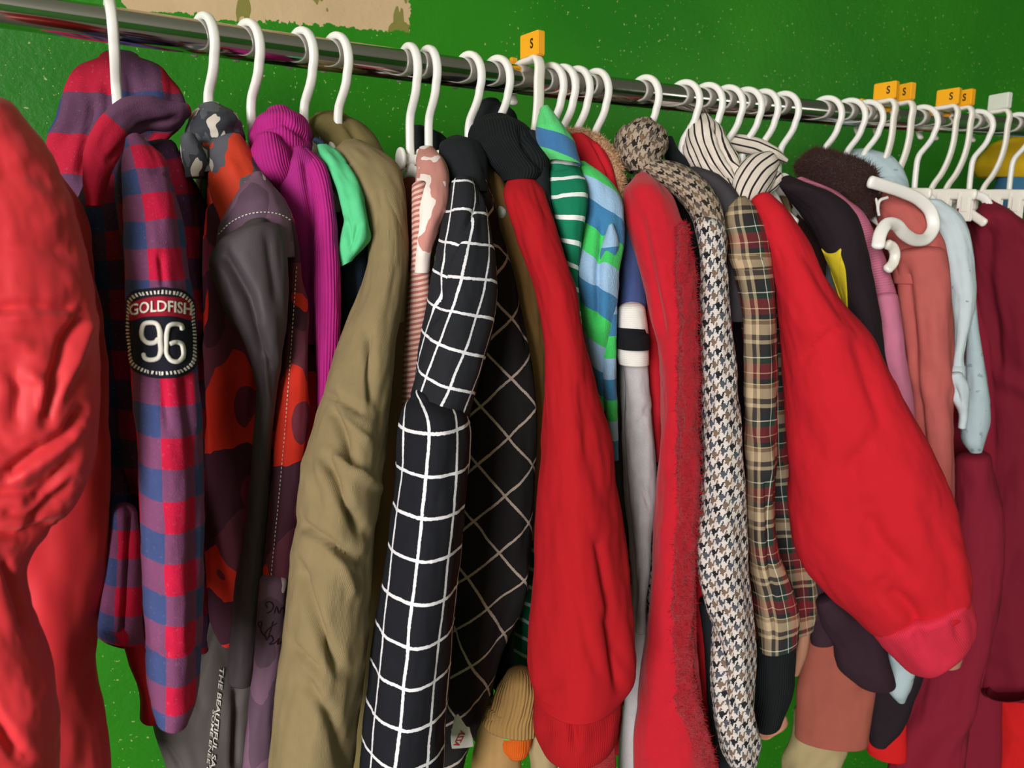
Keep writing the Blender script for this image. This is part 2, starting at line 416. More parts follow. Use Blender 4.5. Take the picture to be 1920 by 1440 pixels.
def stripe(t, x, period, duty, off=0.0):       # 1 inside the stripe
    return t.M('LESS_THAN', t.M('FRACT', t.M('ADD', t.M('DIVIDE', x, period), off)), duty)
def cloth(name, col, rough=.9, sheen=.15, weave=900, wst=.25, rib=None, ribst=.6, mott=.10, fuzzn=None, spec=.2, coat=0.0):
    t = T(name); uv = t.uv()
    c = col(t, uv) if callable(col) else col
    if mott:
        f = t.noise(uv, 60, 4); c0 = t.mix(1.0, c if not isinstance(c, str) else lin(c), t.ramp(f, ((0.25, 1-mott), (0.75, 1.0)), 'LINEAR'), 'MULTIPLY'); c = c0
    h = t.noise(uv, weave, 2); nrm = t.bump(h, wst, .0006)
    if rib:
        x = t.sep(uv)[0] if rib > 0 else t.sep(uv)[1]
        w = t.M('SINE', t.M('MULTIPLY', x, 2*math.pi/abs(rib))); nrm = t.bump(w, ribst, abs(rib)*.35, nrm)
    if fuzzn: nrm = t.bump(t.noise(uv, fuzzn[0], 4, .7), fuzzn[1], fuzzn[2], nrm)
    t.set(Base_Color=c, Roughness=rough, Normal=nrm)
    t.b.inputs['Sheen Weight'].default_value = 0.12 if sheen >= .5 else 0.0; t.b.inputs['Sheen Roughness'].default_value = .5
    t.b.inputs['Specular IOR Level'].default_value = spec
    if coat: t.b.inputs['Coat Weight'].default_value = coat
    return t.m

def c_check(a, b, mixc, per, off=(0, 0), pu=None):
    pu = pu or per
    def f(t, uv):
        w = t.warp(uv, 30, .0035); s = t.sep(w)
        cu = stripe(t, s[0], pu, .5, off[0]); cv = stripe(t, s[1], per, .5, off[1])
        k = t.M('ADD', cu, cv)
        fz = t.noise(uv, 350, 3)
        col = t.mix(t.M('GREATER_THAN', k, .5), a, mixc); col = t.mix(t.M('GREATER_THAN', k, 1.5), col, b)
        return t.mix(t.M('MULTIPLY', t.M('GREATER_THAN', fz, .64), .12), col, 'b88aa2')
    return f
def c_grid(bg, ln, pu, pv, wd, rot=0.0, loc=(0, 0, 0)):
    def f(t, uv):
        w = t.map(t.warp(uv, 22, .004), rot=(0, 0, rot), loc=loc); w = t.warp(w, 500, .0012); s = t.sep(w)
        a = stripe(t, s[0], pu, wd/pu); b = stripe(t, s[1], pv, wd/pv)
        return t.mix(t.M('MAXIMUM', a, b), bg, ln)
    return f
def c_camo(cols, sc=28, sc2=40, seed=0.0, thr=(.42, .5, .58, .64)):
    def f(t, uv):
        v = t.map(uv, loc=(seed, seed*.7, 0), sc=(1, .72, 1))
        v = t.warp(v, sc*1.6, .012)
        c = cols[0]
        for k, cc in enumerate(cols[1:]):
            nf = t.noise(t.map(v, loc=(k*3.7+seed, k*1.9, 0)), sc*(0.8+.25*k), 1.4, .4)
            c = t.mix(t.M('GREATER_THAN', nf, thr[k]), c, cc)
        return c
    return f
def c_hound(light, d1, d2, d3):
  def f(t, uv):
    w = t.map(t.warp(uv, 40, .004), rot=(0, 0, .42), sc=(770, 770, 770)); s = t.sep(w)
    i = t.M('FLOOR', s[0]); j = t.M('FLOOR', s[1])
    a = t.M('LESS_THAN', t.M('FLOORED_MODULO', i, 8.0), 4.0); b = t.M('LESS_THAN', t.M('FLOORED_MODULO', j, 8.0), 4.0)
    tw = t.M('LESS_THAN', t.M('FLOORED_MODULO', t.M('ADD', i, j), 4.0), 2.0)
    k = t.M('ADD', t.M('MULTIPLY', tw, a), t.M('MULTIPLY', t.M('SUBTRACT', 1.0, tw), b))
    cell = t.M('FLOORED_MODULO', t.M('ADD', t.M('FLOOR', t.M('DIVIDE', s[0], 8.0)), t.M('MULTIPLY', t.M('FLOOR', t.M('DIVIDE', s[1], 8.0)), 2.0)), 3.0)
    dark = t.mix(t.M('LESS_THAN', cell, .5), t.mix(t.M('LESS_THAN', cell, 1.5), d1, d2), d3)
    return t.mix(k, light, dark)
  return f
def c_tartan(t, uv):
    s = t.sep(t.warp(uv, 20, .003))
    st = ((0, 'c4ac8a'), (.16, '4a3f3a'), (.24, 'b8a684'), (.30, '2c2628'), (.42, '1f2a2a'), (.50, 'e0d8c8'), (.515, '1e3a30'), (.60, '7c2028'), (.74, 'cfa088'), (.755, '6c1c24'), (.84, '20282a'), (.92, 'd2c08a'), (.935, '8a6f55'))
    a = t.ramp(t.M('FRACT', t.M('ADD', t.M('DIVIDE', s[0], .058), .30)), st)
    b = t.ramp(t.M('FRACT', t.M('DIVIDE', s[1], .070)), st)
    return t.mix(.5, a, b)
def c_vstr(cols, axis=1, rot=0.0, period=.1, warp=.004, wsc=18, off=0.0):
    def f(t, uv):
        s = t.sep(t.map(t.warp(uv, wsc, warp), rot=(0, 0, rot)))
        return t.ramp(t.M('FRACT', t.M('ADD', t.M('DIVIDE', s[axis], period), off)), cols)
    return f

MAT = {}
def mk(k, *a, **kw): MAT[k] = cloth(k, *a, **kw)
# nylon, fleece, jersey ...
mk('red_nylon', 'dc3038', rough=.58, sheen=.5, spec=.35, wst=.08, mott=.03)
mk('red_lining', 'a3121c', rough=.8, mott=.05)
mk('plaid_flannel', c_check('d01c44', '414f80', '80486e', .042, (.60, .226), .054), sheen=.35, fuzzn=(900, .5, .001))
mk('plaid_hood', c_check('b81e3a', '3a4470', '64405c', .085, (.1, .55)), sheen=.35, fuzzn=(900, .4, .001))
mk('plaid_rim', c_vstr(((0, '6a4460'), (.34, 'c4203e')), 1, 0, .20, .006), sheen=.35, fuzzn=(900, .4, .001))
mk('plaid_shaded', c_check('8c1830', '28305a', '4a2c48', .05, (.1, .3)), sheen=.3)
mk('camo_collar', c_camo(('5a5b62', '3d3f46', 'd8ccc0', 'd8402a'), 62, seed=2.9, thr=(.50, .60, .70)), rough=.7)
mk('camo_orange', c_camo(('d9432a', '62606a', 'cfc2bb'), 48, seed=5.1, thr=(.53, .68)), rough=.7)
mk('camo_mauve', c_camo(('75566a', '5d4656', 'a98496', 'e8cfd0'), 30, seed=1.3, thr=(.52, .62, .70)), rough=.7)
mk('camo_red', c_camo(('5c2c38', '3b1c26', 'dd3a22', 'b79c8c'), 26, seed=8.2, thr=(.50, .54, .66)), rough=.75)
mk('camo_front', c_camo(('6b3443', '4b2636', 'e03422', '7a3040'), 20, seed=3.4, thr=(.52, .535, .66)), rough=.75)
mk('grey_poplin', '453b40', rough=.6, spec=.3, mott=.05)
mk('brown_shadow_cloth', '3a3022')
mk('grey_panel', '56504f', rough=.65, mott=.06)
mk('magenta_rib', 'b3267f', sheen=.4, rib=.0027, ribst=.4)
mk('magenta_knit', 'a5287c', sheen=.4, rib=.0018, ribst=.3)
mk('mint_cotton', '5cc98c', sheen=.2)
mk('navy_cotton', '2a3348', sheen=.2)
mk('olive_jersey', '8c7a58', sheen=.15, rib=.0011, ribst=.25)
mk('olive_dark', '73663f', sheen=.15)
mk('pink_print', c_camo(('c98a80', 'f0e2da'), 48, seed=6.6, thr=(.54,)), sheen=.1)
mk('pink_stripe', c_vstr(((0, 'd8b4a8'), (.5, 'b06a5e')), 1, .2, .0046, .001), sheen=.1)
mk('black_grid', c_grid('1d1e24', 'f2f0f4', .028, .0325, .0026, loc=(.0080, .01, 0)), sheen=.3, mott=.2, fuzzn=(700, .3, .0008))
mk('black_grid_bias', c_grid('1c1a1b', 'b0a294', .040, .040, .0024, rot=.72), sheen=.2, mott=.2)
mk('black_grid_top', c_grid('26272c', 'f2f0f4', .026, .030, .0024, rot=-.22, loc=(.009, 0, 0)), sheen=.3, mott=.2, fuzzn=(700, .3, .0008))
mk('black_fleece', '1d2023', sheen=.3, fuzzn=(500, .4, .001))
mk('black_rib', '16191b', sheen=.3, rib=.003, ribst=.5)
mk('caramel_cord', '8c6a3c', sheen=.2)
mk('tan_cord', 'a8824e', sheen=.2, rib=.004, ribst=.4)
mk('tan_twill', 'a98555', sheen=.1)
mk('red_sleeve', 'ac151e', sheen=.25, mott=.04)
mk('red_rib', 'aa131c', sheen=.25, rib=.0020, ribst=.25)
mk('green_stripe', c_vstr(((0, '147a58'), (.80, 'e8ece8')), 1, -.20, .0225, .003, off=.55), sheen=.1)
FL = ((0, '44d064'), (.34, '9dbfe0'), (.67, '3f7fae'))
mk('fleece_stripe', c_vstr(FL, 1, -.5, .075, .006, off=.05), sheen=.5, fuzzn=(420, .8, .0016))
mk('fleece_stripe_side', c_vstr((FL[0], (.34, '9dbfe0'), (.67, '3f7fae')), 1, 0, .066, .001, off=.35), sheen=.5, fuzzn=(420, .8, .0016))
mk('fleece_hood', c_vstr(((0, '58cf78'), (.58, '3f74a6')), 1, -.4, .05, .006, off=.08), sheen=.5, fuzzn=(420, .8, .0016))
mk('beige_pile', 'c39a74', sheen=.5, fuzzn=(300, 1.0, .003))
mk('red_cotton', 'b81a26', sheen=.2)
mk('denim_blue', '3f4f80', sheen=.2)
mk('white_rib', 'e8e2dc', sheen=.1, rib=-.002, ribst=.25)
mk('black_tape', '15151a', sheen=.1)
mk('grey_marl', lambda t, uv: t.mix(t.noise(t.map(uv, sc=(1, 3, 1)), 500, 3), 'a6a2a4', 'cfcbcc'), sheen=.2, mott=.15)
mk('charcoal', '403c40', sheen=.2)
mk('red_boucle', 'aa1424', sheen=.6, fuzzn=(260, 1.0, .004))
mk('red_brushed', 'c21a2b', sheen=.5, fuzzn=(500, .5, .0015))
mk('hound', c_hound('d8cec8', '232327', '50545c', '7c6656'), sheen=.15, mott=.12, fuzzn=(600, .4, .001))
mk('hound_tan', c_hound('b3a08e', '2a2522', '5c5048', '7a6450'), sheen=.15, mott=.2, fuzzn=(400, .7, .0015))
mk('tartan', c_tartan, sheen=.15, mott=.05)
mk('white_stripe', c_vstr(((0, 'dccfc2'), (.75, '2a2324')), 0, .0, .0088, .004, 25), sheen=.1)
mk('white_stripe_b', c_vstr(((0, 'dccfc2'), (.76, '2a2324')), 0, .0, .0098, .003, 25, off=.3), sheen=.1)
mk('red_sweat', 'c21b28', sheen=.3, mott=.03)
mk('red_sweat_rib', 'd22c44', sheen=.4, rib=.0026, ribst=.25, mott=.03)
mk('black_sweat', '241a20', sheen=.3)
mk('yellow_knit', 'd6c02a', sheen=.3, fuzzn=(500, .6, .002))
mk('pink_rib', 'c9718c', sheen=.3, rib=-.0032, ribst=.6)
mk('pink_knit', 'c77490', sheen=.3)
mk('brown_pile', '3e2018', sheen=.5, fuzzn=(260, 1.0, .003))
mk('pale_denim', lambda t, uv: t.mix(t.M('GREATER_THAN', t.noise(uv, 70, 3), .64), 'aebfc4', '8da0ac'), sheen=.1)
mk('pale_print', lambda t, uv: t.mix(t.M('GREATER_THAN', t.noise(t.warp(uv, 60, .01), 55, 3), .68), 'c3d0d4', '8f9fae'), sheen=.1)
mk('coral_muslin', 'b95e58', sheen=.2, fuzzn=(300, .3, .001))
mk('coral_dark', '9a443e', sheen=.2)
mk('maroon_sweat', '75182a', sheen=.25, mott=.04)
mk('maroon_twill', '7f1a2e', sheen=.2, mott=.04)
mk('scarlet', 'd01c1e', sheen=.3)
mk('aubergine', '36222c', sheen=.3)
mk('salmon_raw', '9c5446', sheen=.2)
mk('beige_twill', 'a8946e', sheen=.2)
mk('nude', 'b78268', sheen=.2)
mk('yellow_print', 'd8ac1c', sheen=.2)
mk('blue_print', '3d6a8c', sheen=.2)
mk('orange_rib', 'e0641c', sheen=.2, rib=.002)
mk('green_pale', c_vstr(((0, '9cc4c0'), (.3, '4cc456')), 1, 0, .03, .001), sheen=.2)
mk('thread_white', 'ece6dc', sheen=.2, rough=.6)
mk('thread_red', 'a01c30', sheen=.2)
mk('patch_navy', '20202c', sheen=.2)
mk('label_white', 'd6d0c8', sheen=0)
mk('label_red', 'b83038', sheen=0)
mk('print_white', 'd8d2c8', sheen=0)
mk('ink_dark', '3a1c26', sheen=0)
mk('wood_dark', '1a1310')
def plastic(name, col, rough=.35, trans=0.0):
    t = T(name); t.set(Base_Color=lin(col), Roughness=rough)
    t.b.inputs['Subsurface Weight'].default_value = .15; t.b.inputs['Subsurface Radius'].default_value = (.004, .004, .003); t.b.inputs['Subsurface Scale'].default_value = 1.0
    MAT[name] = t.m
plastic('hanger_white', 'ece8e2'); plastic('hanger_cream', 'e4ddd2'); plastic('marker_yellow', 'f2a81c', .3); plastic('marker_white', 'dcdcd2', .3); plastic('ink_black', '241a10', .5)
t = T('chrome'); n_ = t.noise(t.ob(), 60, 3)
t.set(Base_Color=lin('c9c6c4'), Roughness=t.M('MULTIPLY_ADD', n_, .10, .07), Metallic=1.0); MAT['chrome'] = t.m

def wall_material():
    t = T('green_wall_paint'); p = t.geo(); s = t.sep(p)
    big = t.noise(p, 3.0, 3); sm = t.noise(p, 120, 5, .7)
    col = t.mix(t.ramp(big, ((.35, 0.0), (.68, 1.0)), 'LINEAR'), '1f7410', '2c8212')
    speck = t.M('GREATER_THAN', t.noise(t.map(p, sc=(1, 1, .8)), 230, 2), .70)
    zone = t.M('GREATER_THAN', t.noise(p, 9, 2), .44)
    col = t.mix(t.M('MULTIPLY', speck, zone), col, '9cb86a')
    # bare plaster patch where the paint was cut round
    x0, x1 = float(at(232, 0, WALL_Y)[0]), float(at(768, 30, WALL_Y)[0])
    za, zb = at(300, 26, WALL_Y), at(768, 60, WALL_Y)
    wb = t.M('MULTIPLY', t.M('SUBTRACT', t.noise(p, 26, 4, .6), .5), .085)
    wf = t.M('MULTIPLY', t.M('SUBTRACT', t.noise(p, 130, 3, .6), .5), .016)
    sl = float((zb[2]-za[2])/(zb[0]-za[0]))
    line = t.M('MULTIPLY_ADD', t.M('SUBTRACT', s[0], float(za[0])), sl, float(za[2]))
    up = t.M('GREATER_THAN', t.M('ADD', t.M('ADD', t.M('SUBTRACT', s[2], line), t.M('MULTIPLY', wb, .35)), wf), 0.0)
    rt = t.M('LESS_THAN', t.M('ADD', s[0], t.M('MULTIPLY', wf, 1.0)), x1)
    lf = t.M('GREATER_THAN', t.M('ADD', s[0], t.M('MULTIPLY', wb, .6)), x0)
    m = t.M('MULTIPLY', t.M('MULTIPLY', up, rt), lf)
    # drips of paint left inside the patch
    dv = t.noise(t.map(p, sc=(1, 1, .35)), 22, 3, .6)
    drip = t.M('GREATER_THAN', dv, .60)
    pl = t.mix(t.noise(p, 14, 4), 'b79a72', 'd0b48c'); pl = t.mix(drip, pl, '7f7a3a')
    col = t.mix(m, col, pl)
    h = t.M('ADD', sm, t.M('MULTIPLY', speck, .6))
    nb = t.bump(t.noise(p, 30, 4, .5), .35, .003); nb = t.bump(h, .4, .0012, nb)
    t.set(Base_Color=col, Roughness=t.mix(m, (.38,)*3+(1,), (.85,)*3+(1,)), Normal=nb)
    t.b.inputs['Specular IOR Level'].default_value = .4
    return t.m
# ------------------------------------------------------------------ the room
WALL_Y = 1.06
MAT['wall'] = wall_material()
o = mesh_obj('wall_back', *boxm((.1, WALL_Y+.05, 1.3), (4.2, .05, 1.5)), MAT['wall'], smooth=False); o['kind'] = 'structure'
t = T('green_side_paint'); t.set(Base_Color=lin('3a7a28'), Roughness=.6); side_m = t.m
t = T('ceiling_paint'); t.set(Base_Color=lin('b0aea2'), Roughness=.9)
for nm, c_, h_, m_ in (('wall_left', (-4.0, -1.1, 1.3), (.05, 2.2, 1.5), side_m), ('wall_right', (4.2, -1.1, 1.3), (.05, 2.2, 1.5), side_m), ('wall_front', (.1, -3.3, 1.3), (4.2, .05, 1.5), side_m), ('ceiling', (.1, -1.1, 2.75), (4.2, 2.2, .05), t.m)):
    o = mesh_obj(nm, *boxm(c_, h_), m_, smooth=False); o['kind'] = 'structure'
t = T('concrete_floor'); t.set(Base_Color=t.mix(t.noise(t.geo(), 8, 4), '5a544c', '776f64'), Roughness=.8)
o = mesh_obj('floor', *boxm((.1, -1.1, -.05), (4.2, 2.2, .05)), t.m, smooth=False); o['kind'] = 'structure'

# ------------------------------------------------------------------ the rail
rack = thing('clothes_rail', 'long shiny chrome rail crossing the photo, carrying every hanger in front of the green wall', 'clothes rail', (0.0, ROD_Y, 0.0))
xs = np.linspace(-0.75, 2.55, 90)
tube_path('rail_tube', np.stack([xs, np.full(90, ROD_Y), rod_z(np.clip(xs, -.3, 2.3))], 1), MAT['chrome'], rack, ROD_R, ROD_R, side=(0, 1, 0), n=64, ex=1.0)
for x in (-0.72, 2.52):
    z = float(rod_z(min(max(x, -.3), 2.3)))
    tube_path('upright', np.array([[x, ROD_Y, 0.02], [x, ROD_Y, 0.6], [x, ROD_Y, z]]), MAT['chrome'], rack, .016, .016, n=24, ex=1.0)
    tube_path('foot', np.array([[x, ROD_Y-.28, .018], [x, ROD_Y, .018], [x, ROD_Y+.26, .018]]), MAT['chrome'], rack, .016, .016, n=24, ex=1.0)

# ------------------------------------------------------------------ hangers
RI = 0.0205; TX, TZ = 0.0042, 0.0035       # hook inner radius, half sections
def hook_path(stem=.115):                 # y>0 is toward the wall: begins behind the rail, over the top, down the near side
    R_ = RI+TZ; P = [(-math.cos(math.radians(a))*R_, -RI+math.sin(math.radians(a))*R_) for a in np.linspace(186, -28, 34)]
    P = [(-y if False else y, z) for y, z in P]
    P = [(y, z) for y, z in P]
    P = [(-(-y), z) for y, z in P]
    if P[0][0] < 0: P = [(-y, z) for y, z in P]
    P += [(-.0185, -.040), (-.0135, -.048), (-.0075, -.055), (-.003, -.061), (-.0008, -.068), (0, -.080), (0, -stem)]
    return np.array([(0, y, z) for y, z in P])
def straight_path(stem=.112):             # hook of the flat-topped hangers
    R_ = RI+TZ; P = [(math.cos(math.radians(a))*R_, -RI+math.sin(math.radians(a))*R_) for a in np.linspace(-35, 70, 16)]
    P += [(.000, .0035), (-.012, .0035), (-.0235, .003), (-.0262, -.001), (-.0262, -.02), (-.0255, -.045), (-.021, -.068), (-.013, -.088), (-.004, -.102), (0, -stem)]
    return np.array([(0, y, z) for y, z in P])
def make_hanger(kind='round', arm=.058, mat='hanger_white', disc=True):
    h = thing('clothes_hanger', '', 'hanger')
    P = hook_path() if kind == 'round' else straight_path()
    tube_path('hook', P, MAT[mat], h, TX if kind == 'round' else .0062, TZ if kind == 'round' else .0032, n=16, sub=80)
    if kind == 'clip':
        tube_path('bar', np.array([(0, -.060, -.119), (0, -.02, -.116), (0, .02, -.116), (0, .060, -.119)]), MAT[mat], h, .0035, .0075, n=14, sub=12)
        for yy in (-.050, -.022, .012, .042):
            v = join_parts([boxm((-.0035, yy, -.137), (.0015, .0075, .018), .001), boxm((.0035, yy, -.137), (.0015, .0075, .018), .001), boxm((-.006, yy, -.132), (.0015, .004, .010), .0006), boxm((0, yy+.009, -.126), (.005, .0015, .011), .0006)])
            mesh_obj('clip', *v, MAT[mat], h, smooth=False)
        return h
    z0 = -.118
    tube_path('arm', np.array([(0, -arm, z0-.040), (0, -arm*.6, z0-.022), (0, -.02, z0-.002), (0, 0, z0+.002), (0, .02, z0-.002), (0, arm*.6, z0-.022), (0, arm, z0-.040)]), MAT[mat], h, .0035, .006, n=12, sub=30)
    if disc:
        v = join_parts([cyl((-.0105, 0, -.104), (1, 0, 0), .0115, .0022), cyl((0, 0, -.104), (1, 0, 0), .0055, .010), cyl((.0105, 0, -.104), (1, 0, 0), .0115, .0022)])
        mesh_obj('collar_disc', *v, MAT[mat], h)
    return h
def dup(src, loc, rotz, label, group):
    r = src.copy(); COL.objects.link(r); r.location = loc; r.rotation_euler = (0, 0, rotz); r['label'] = label; r['group'] = group
    for ch in list(src.children):
        c = ch.copy(); COL.objects.link(c); c.parent = r
    return r
HG = 'white plastic hangers on the chrome rail'
rnd = random.Random(4)
hangers = [
 (205, 'r', 'white plastic hanger in the red and blue checked hood, leftmost on the rail'),
 (380, 'r', 'white plastic hanger whose stem drops into the grey camouflage collar'),
 (462, 'r', 'white plastic hanger behind the left side of the magenta roll neck'),
 (563, 'r', 'white plastic hanger dropping behind the right edge of the magenta roll neck'),
 (628, 'r', 'white plastic hanger with a round disc, standing in the neck of the olive sweatshirt'),
 (765, 'r', 'white plastic hanger left of a close pair, with round discs, above the pink print top'),
 (801, 'r', 'white plastic hanger right of a close pair, its stem ending beside the pink print top'),
 (877, 'r', 'white plastic hanger dropping into the neck of the black window-check coat'),
 (930, 'r', 'white plastic hanger hooked through the black roll collar of the red-sleeved sweater'),
 (997, 's', 'white flat-topped hanger under the single yellow size marker in the middle of the rail'),
 (1030, 'r', 'white hanger hook just right of the middle yellow marker, first of three close together'),
 (1053, 'r', 'white hanger hook in the middle of three set close together above the fleece hood'),
 (1080, 'r', 'white hanger hook third of three set close together, above the pile-trimmed red hood'),
 (1115, 'r', 'white plastic hanger whose hook stands alone above the beige pile-trimmed red hood'),
 (1208, 'r', 'white plastic hanger disappearing into the houndstooth roll neck'),
 (1282, 'r', 'white plastic hanger with a disc, between the houndstooth and the striped roll necks'),
 (1325, 'r', 'white plastic hanger whose hook runs into the black and white striped roll neck'),
 (1363, 'r', 'white hanger hook first right of the one in the striped roll neck'),
 (1398, 'r', 'white hanger hook second right of the one in the striped roll neck'),
 (1430, 'r', 'white hanger hook third right of the one in the striped roll neck'),
 (1468, 'r', 'white hanger hook above the right of the striped collar, before the bare stretch of rail'),
 (1548, 'r', 'white plastic hanger dropping into the left of the dark brown pile collar'),
 (1592, 'r', 'white plastic hanger dropping behind the middle of the dark brown pile collar'),
 (1625, 'r', 'white hanger hook squeezed against the leftmost of the right-hand yellow markers'),
 (1655, 's', 'white flat-topped hanger under the first of the four yellow markers on the right'),
 (1690, 's', 'white flat-topped hanger under the second of the four yellow markers on the right'),
 (1728, 'r', 'white hanger hook standing between the two pairs of yellow markers'),
 (1772, 's', 'white flat-topped hanger under the third yellow marker of the right-hand four'),
 (1800, 's', 'white flat-topped hanger under the rightmost yellow marker'),
 (1832, 'r', 'white hanger hook between the rightmost yellow marker and the white marker'),
 (1870, 's', 'white flat-topped hanger under the white size marker near the right edge'),
 (1908, 'r', 'white hanger hook at the far right edge of the photo'),
]
protoR = make_hanger('round'); protoS = make_hanger('straight', mat='hanger_cream', disc=False); protoN = make_hanger('round', disc=False); protoC = make_hanger('clip', mat='hanger_cream', disc=False)
HX = {}; used = set()
for k, (px, kind, lab) in enumerate(hangers):
    src = protoC if px in (1690, 1772, 1870) else protoS if kind == 's' else (protoR if px in (563, 628, 765, 801, 1282, 1468) else protoN)
    x = rod_x(px); HX[px] = x; loc = (x, ROD_Y, float(rod_z(x))+ROD_R); rz = math.radians(rnd.uniform(16, 24) if px < 700 else rnd.uniform(8, 14))
    if kind == 's': x = rod_x(px-14); loc = (x, ROD_Y, float(rod_z(x))+ROD_R)
    if px in (1655, 1772): rz = math.radians(14)
    if px in (765, 801, 205): rz = math.radians(4)
    if src.name not in used:
        used.add(src.name); src.location = loc; src.rotation_euler = (0, 0, rz); src['label'] = lab; src['group'] = HG
    else: dup(src, loc, rz, lab, HG)

def marker(px, mat, lab, letter='S', rz=0.0, w=.030, h=.022):
    x = rod_x(px-14); z = float(rod_z(x))+ROD_R+.0055
    m = thing('size_marker', lab, 'size marker', (x, ROD_Y, z), 'size markers clipped on the hangers'); m.rotation_euler = (0, 0, rz)
    yc = ROD_Y-.0135; zz = z+h/2
    mesh_obj('clip', *join_parts([boxm((x, yc, zz), (.0050, w/2, h/2), .0010), boxm((x, ROD_Y+.0185, z-.010), (.0042, .0024, .016), .0008)]), MAT[mat], m, smooth=False)
    if letter:
        cu = bpy.data.curves.new('letter', 'FONT'); cu.body = letter; cu.size = .0135; cu.offset = .0003; cu.extrude = .00025; cu.align_x = 'CENTER'; cu.align_y = 'CENTER'
        tmp = bpy.data.objects.new('tmp', cu); COL.objects.link(tmp); me = bpy.data.meshes.new_from_object(tmp.evaluated_get(bpy.context.evaluated_depsgraph_get()))
        bpy.data.objects.remove(tmp); bpy.data.curves.remove(cu)
        V = np.array([v.co[:] for v in me.vertices]); Fc = [list(p.vertices) for p in me.polygons]; bpy.data.meshes.remove(me)
        # printed on the face that looks left along the rail
        W3 = np.stack([x-.0051-V[:, 2], yc-.005-V[:, 0]*.8, zz+V[:, 1]], 1)
        mesh_obj('letter', W3, Fc, MAT['ink_black'], m, smooth=False)
    return m
marker(997, 'marker_yellow', 'yellow size marker reading S, alone near the middle of the rail', rz=math.radians(12), h=.024)
marker(1655, 'marker_yellow', 'yellow size marker reading S, leftmost of the four on the right', rz=math.radians(14))
marker(1690, 'marker_yellow', 'yellow size marker reading S, second of the four on the right')
marker(1772, 'marker_yellow', 'yellow size marker reading S, third of the four on the right', rz=math.radians(14))
marker(1800, 'marker_yellow', 'yellow size marker, rightmost of the four on the right', rz=math.radians(4))
marker(1870, 'marker_white', 'plain white size marker near the right edge of the photo', letter=None)

# ------------------------------------------------------------------ garments, left to right
def garment(name, label, cat, px, group=None):
    x = rod_x(px); return thing(name, label, cat, (x, ROD_Y, float(rod_z(x))-.08), group)
P_ = piece
# 1 red nylon jacket at the left edge
g = garment('padded_jacket', 'bright red crinkled nylon jacket filling the left edge of the photo', 'jacket', -60)
def dashes(pts, dash, gap):
    P = catmull(pts, 400); L_ = np.concatenate([[0], np.cumsum(np.hypot(*(P[1:]-P[:-1]).T))]); out = []; s = 0
    while s+dash < L_[-1]:
        q = np.array([s, s+dash/2, s+dash]); out.append([(np.interp(x, L_, P[:, 0]), np.interp(x, L_, P[:, 1])) for x in q]); s += dash+gap
    return out
CR = [([(-20, 578), (60, 574), (150, 578)], 9, .007), ([(-20, 596), (80, 590), (140, 594)], 9, -.003), ([(156, 588), (120, 640), (96, 720), (84, 790)], 8, .009), ([(172, 600), (140, 680), (100, 760)], 8, -.005),
      ([(148, 770), (120, 815), (60, 850), (10, 890)], 8, .010), ([(150, 800), (90, 860), (30, 900)], 9, -.005), ([(20, 690), (34, 730), (28, 800)], 10, .005), ([(50, 700), (80, 720), (76, 780)], 9, -.004),
      ([(130, 860), (100, 905), (60, 940)], 8, .008), ([(140, 905), (100, 935), (60, 985)], 7, .007), ([(-20, 470), (60, 460), (130, 470)], 12, .003), ([(-20, 925), (50, 920), (100, 890)], 8, .006), ([(0, 960), (60, 965), (120, 950)], 8, .005),
      ([(-20, 330), (50, 325), (110, 350)], 14, .004), ([(-30, 650), (20, 640), (70, 655)], 12, -.004), ([(-20, 820), (20, 840), (60, 835)], 12, .004)]
P_('sleeve', g, [(-200, 205, 34, 208), (-210, 260, 78, 268), (-215, 330, 116, 330), (-220, 400, 142, 400), (-220, 480, 160, 480), (-220, 580, 176, 580), (-220, 680, 182, 680), (-220, 780, 182, 780), (-220, 860, 172, 860), (-220, 930, 148, 930), (-220, 980, 110, 980), (-220, 1020, 70, 1020), (-220, 1060, 50, 1060), (-210, 1100, 54, 1100), (-200, 1150, 68, 1150), (-200, 1200, 86, 1200), (-200, 1270, 104, 1270), (-200, 1360, 107, 1360), (-200, 1480, 108, 1480)],
   (.56, .52, .50, .49), MAT['red_nylon'], df=.030, db=.03, amp=.0025, seed=5, noise=(.06, .07), ridged=.0010, creases=[(p_, w_*1.25, d_*.62) for p_, w_, d_ in CR]+[([(-30, 1320), (40, 1420)], 14, .005), ([(-20, 1000), (40, 1003), (110, 985)], 10, .006), ([(5, 1050), (30, 1110), (50, 1180)], 9, .004)], n=180, step=.0022, top='dome', sq=.9)
P_('body_panel', g, [(-60, 300, 96, 300), (-60, 380, 150, 370), (-60, 480, 176, 480), (-60, 600, 190, 600), (-60, 750, 201, 750), (-60, 900, 205, 900), (-60, 1000, 204, 1000), (-60, 1100, 198, 1100), (-60, 1185, 186, 1185), (-60, 1255, 181, 1255), (-60, 1330, 192, 1330), (-60, 1400, 196, 1400), (-60, 1500, 200, 1500)],
   (.66, .60), MAT['red_nylon'], df=.03, db=.16, amp=.005, seed=9, noise=(.05, .16), folds=(.06, .003), n=72)

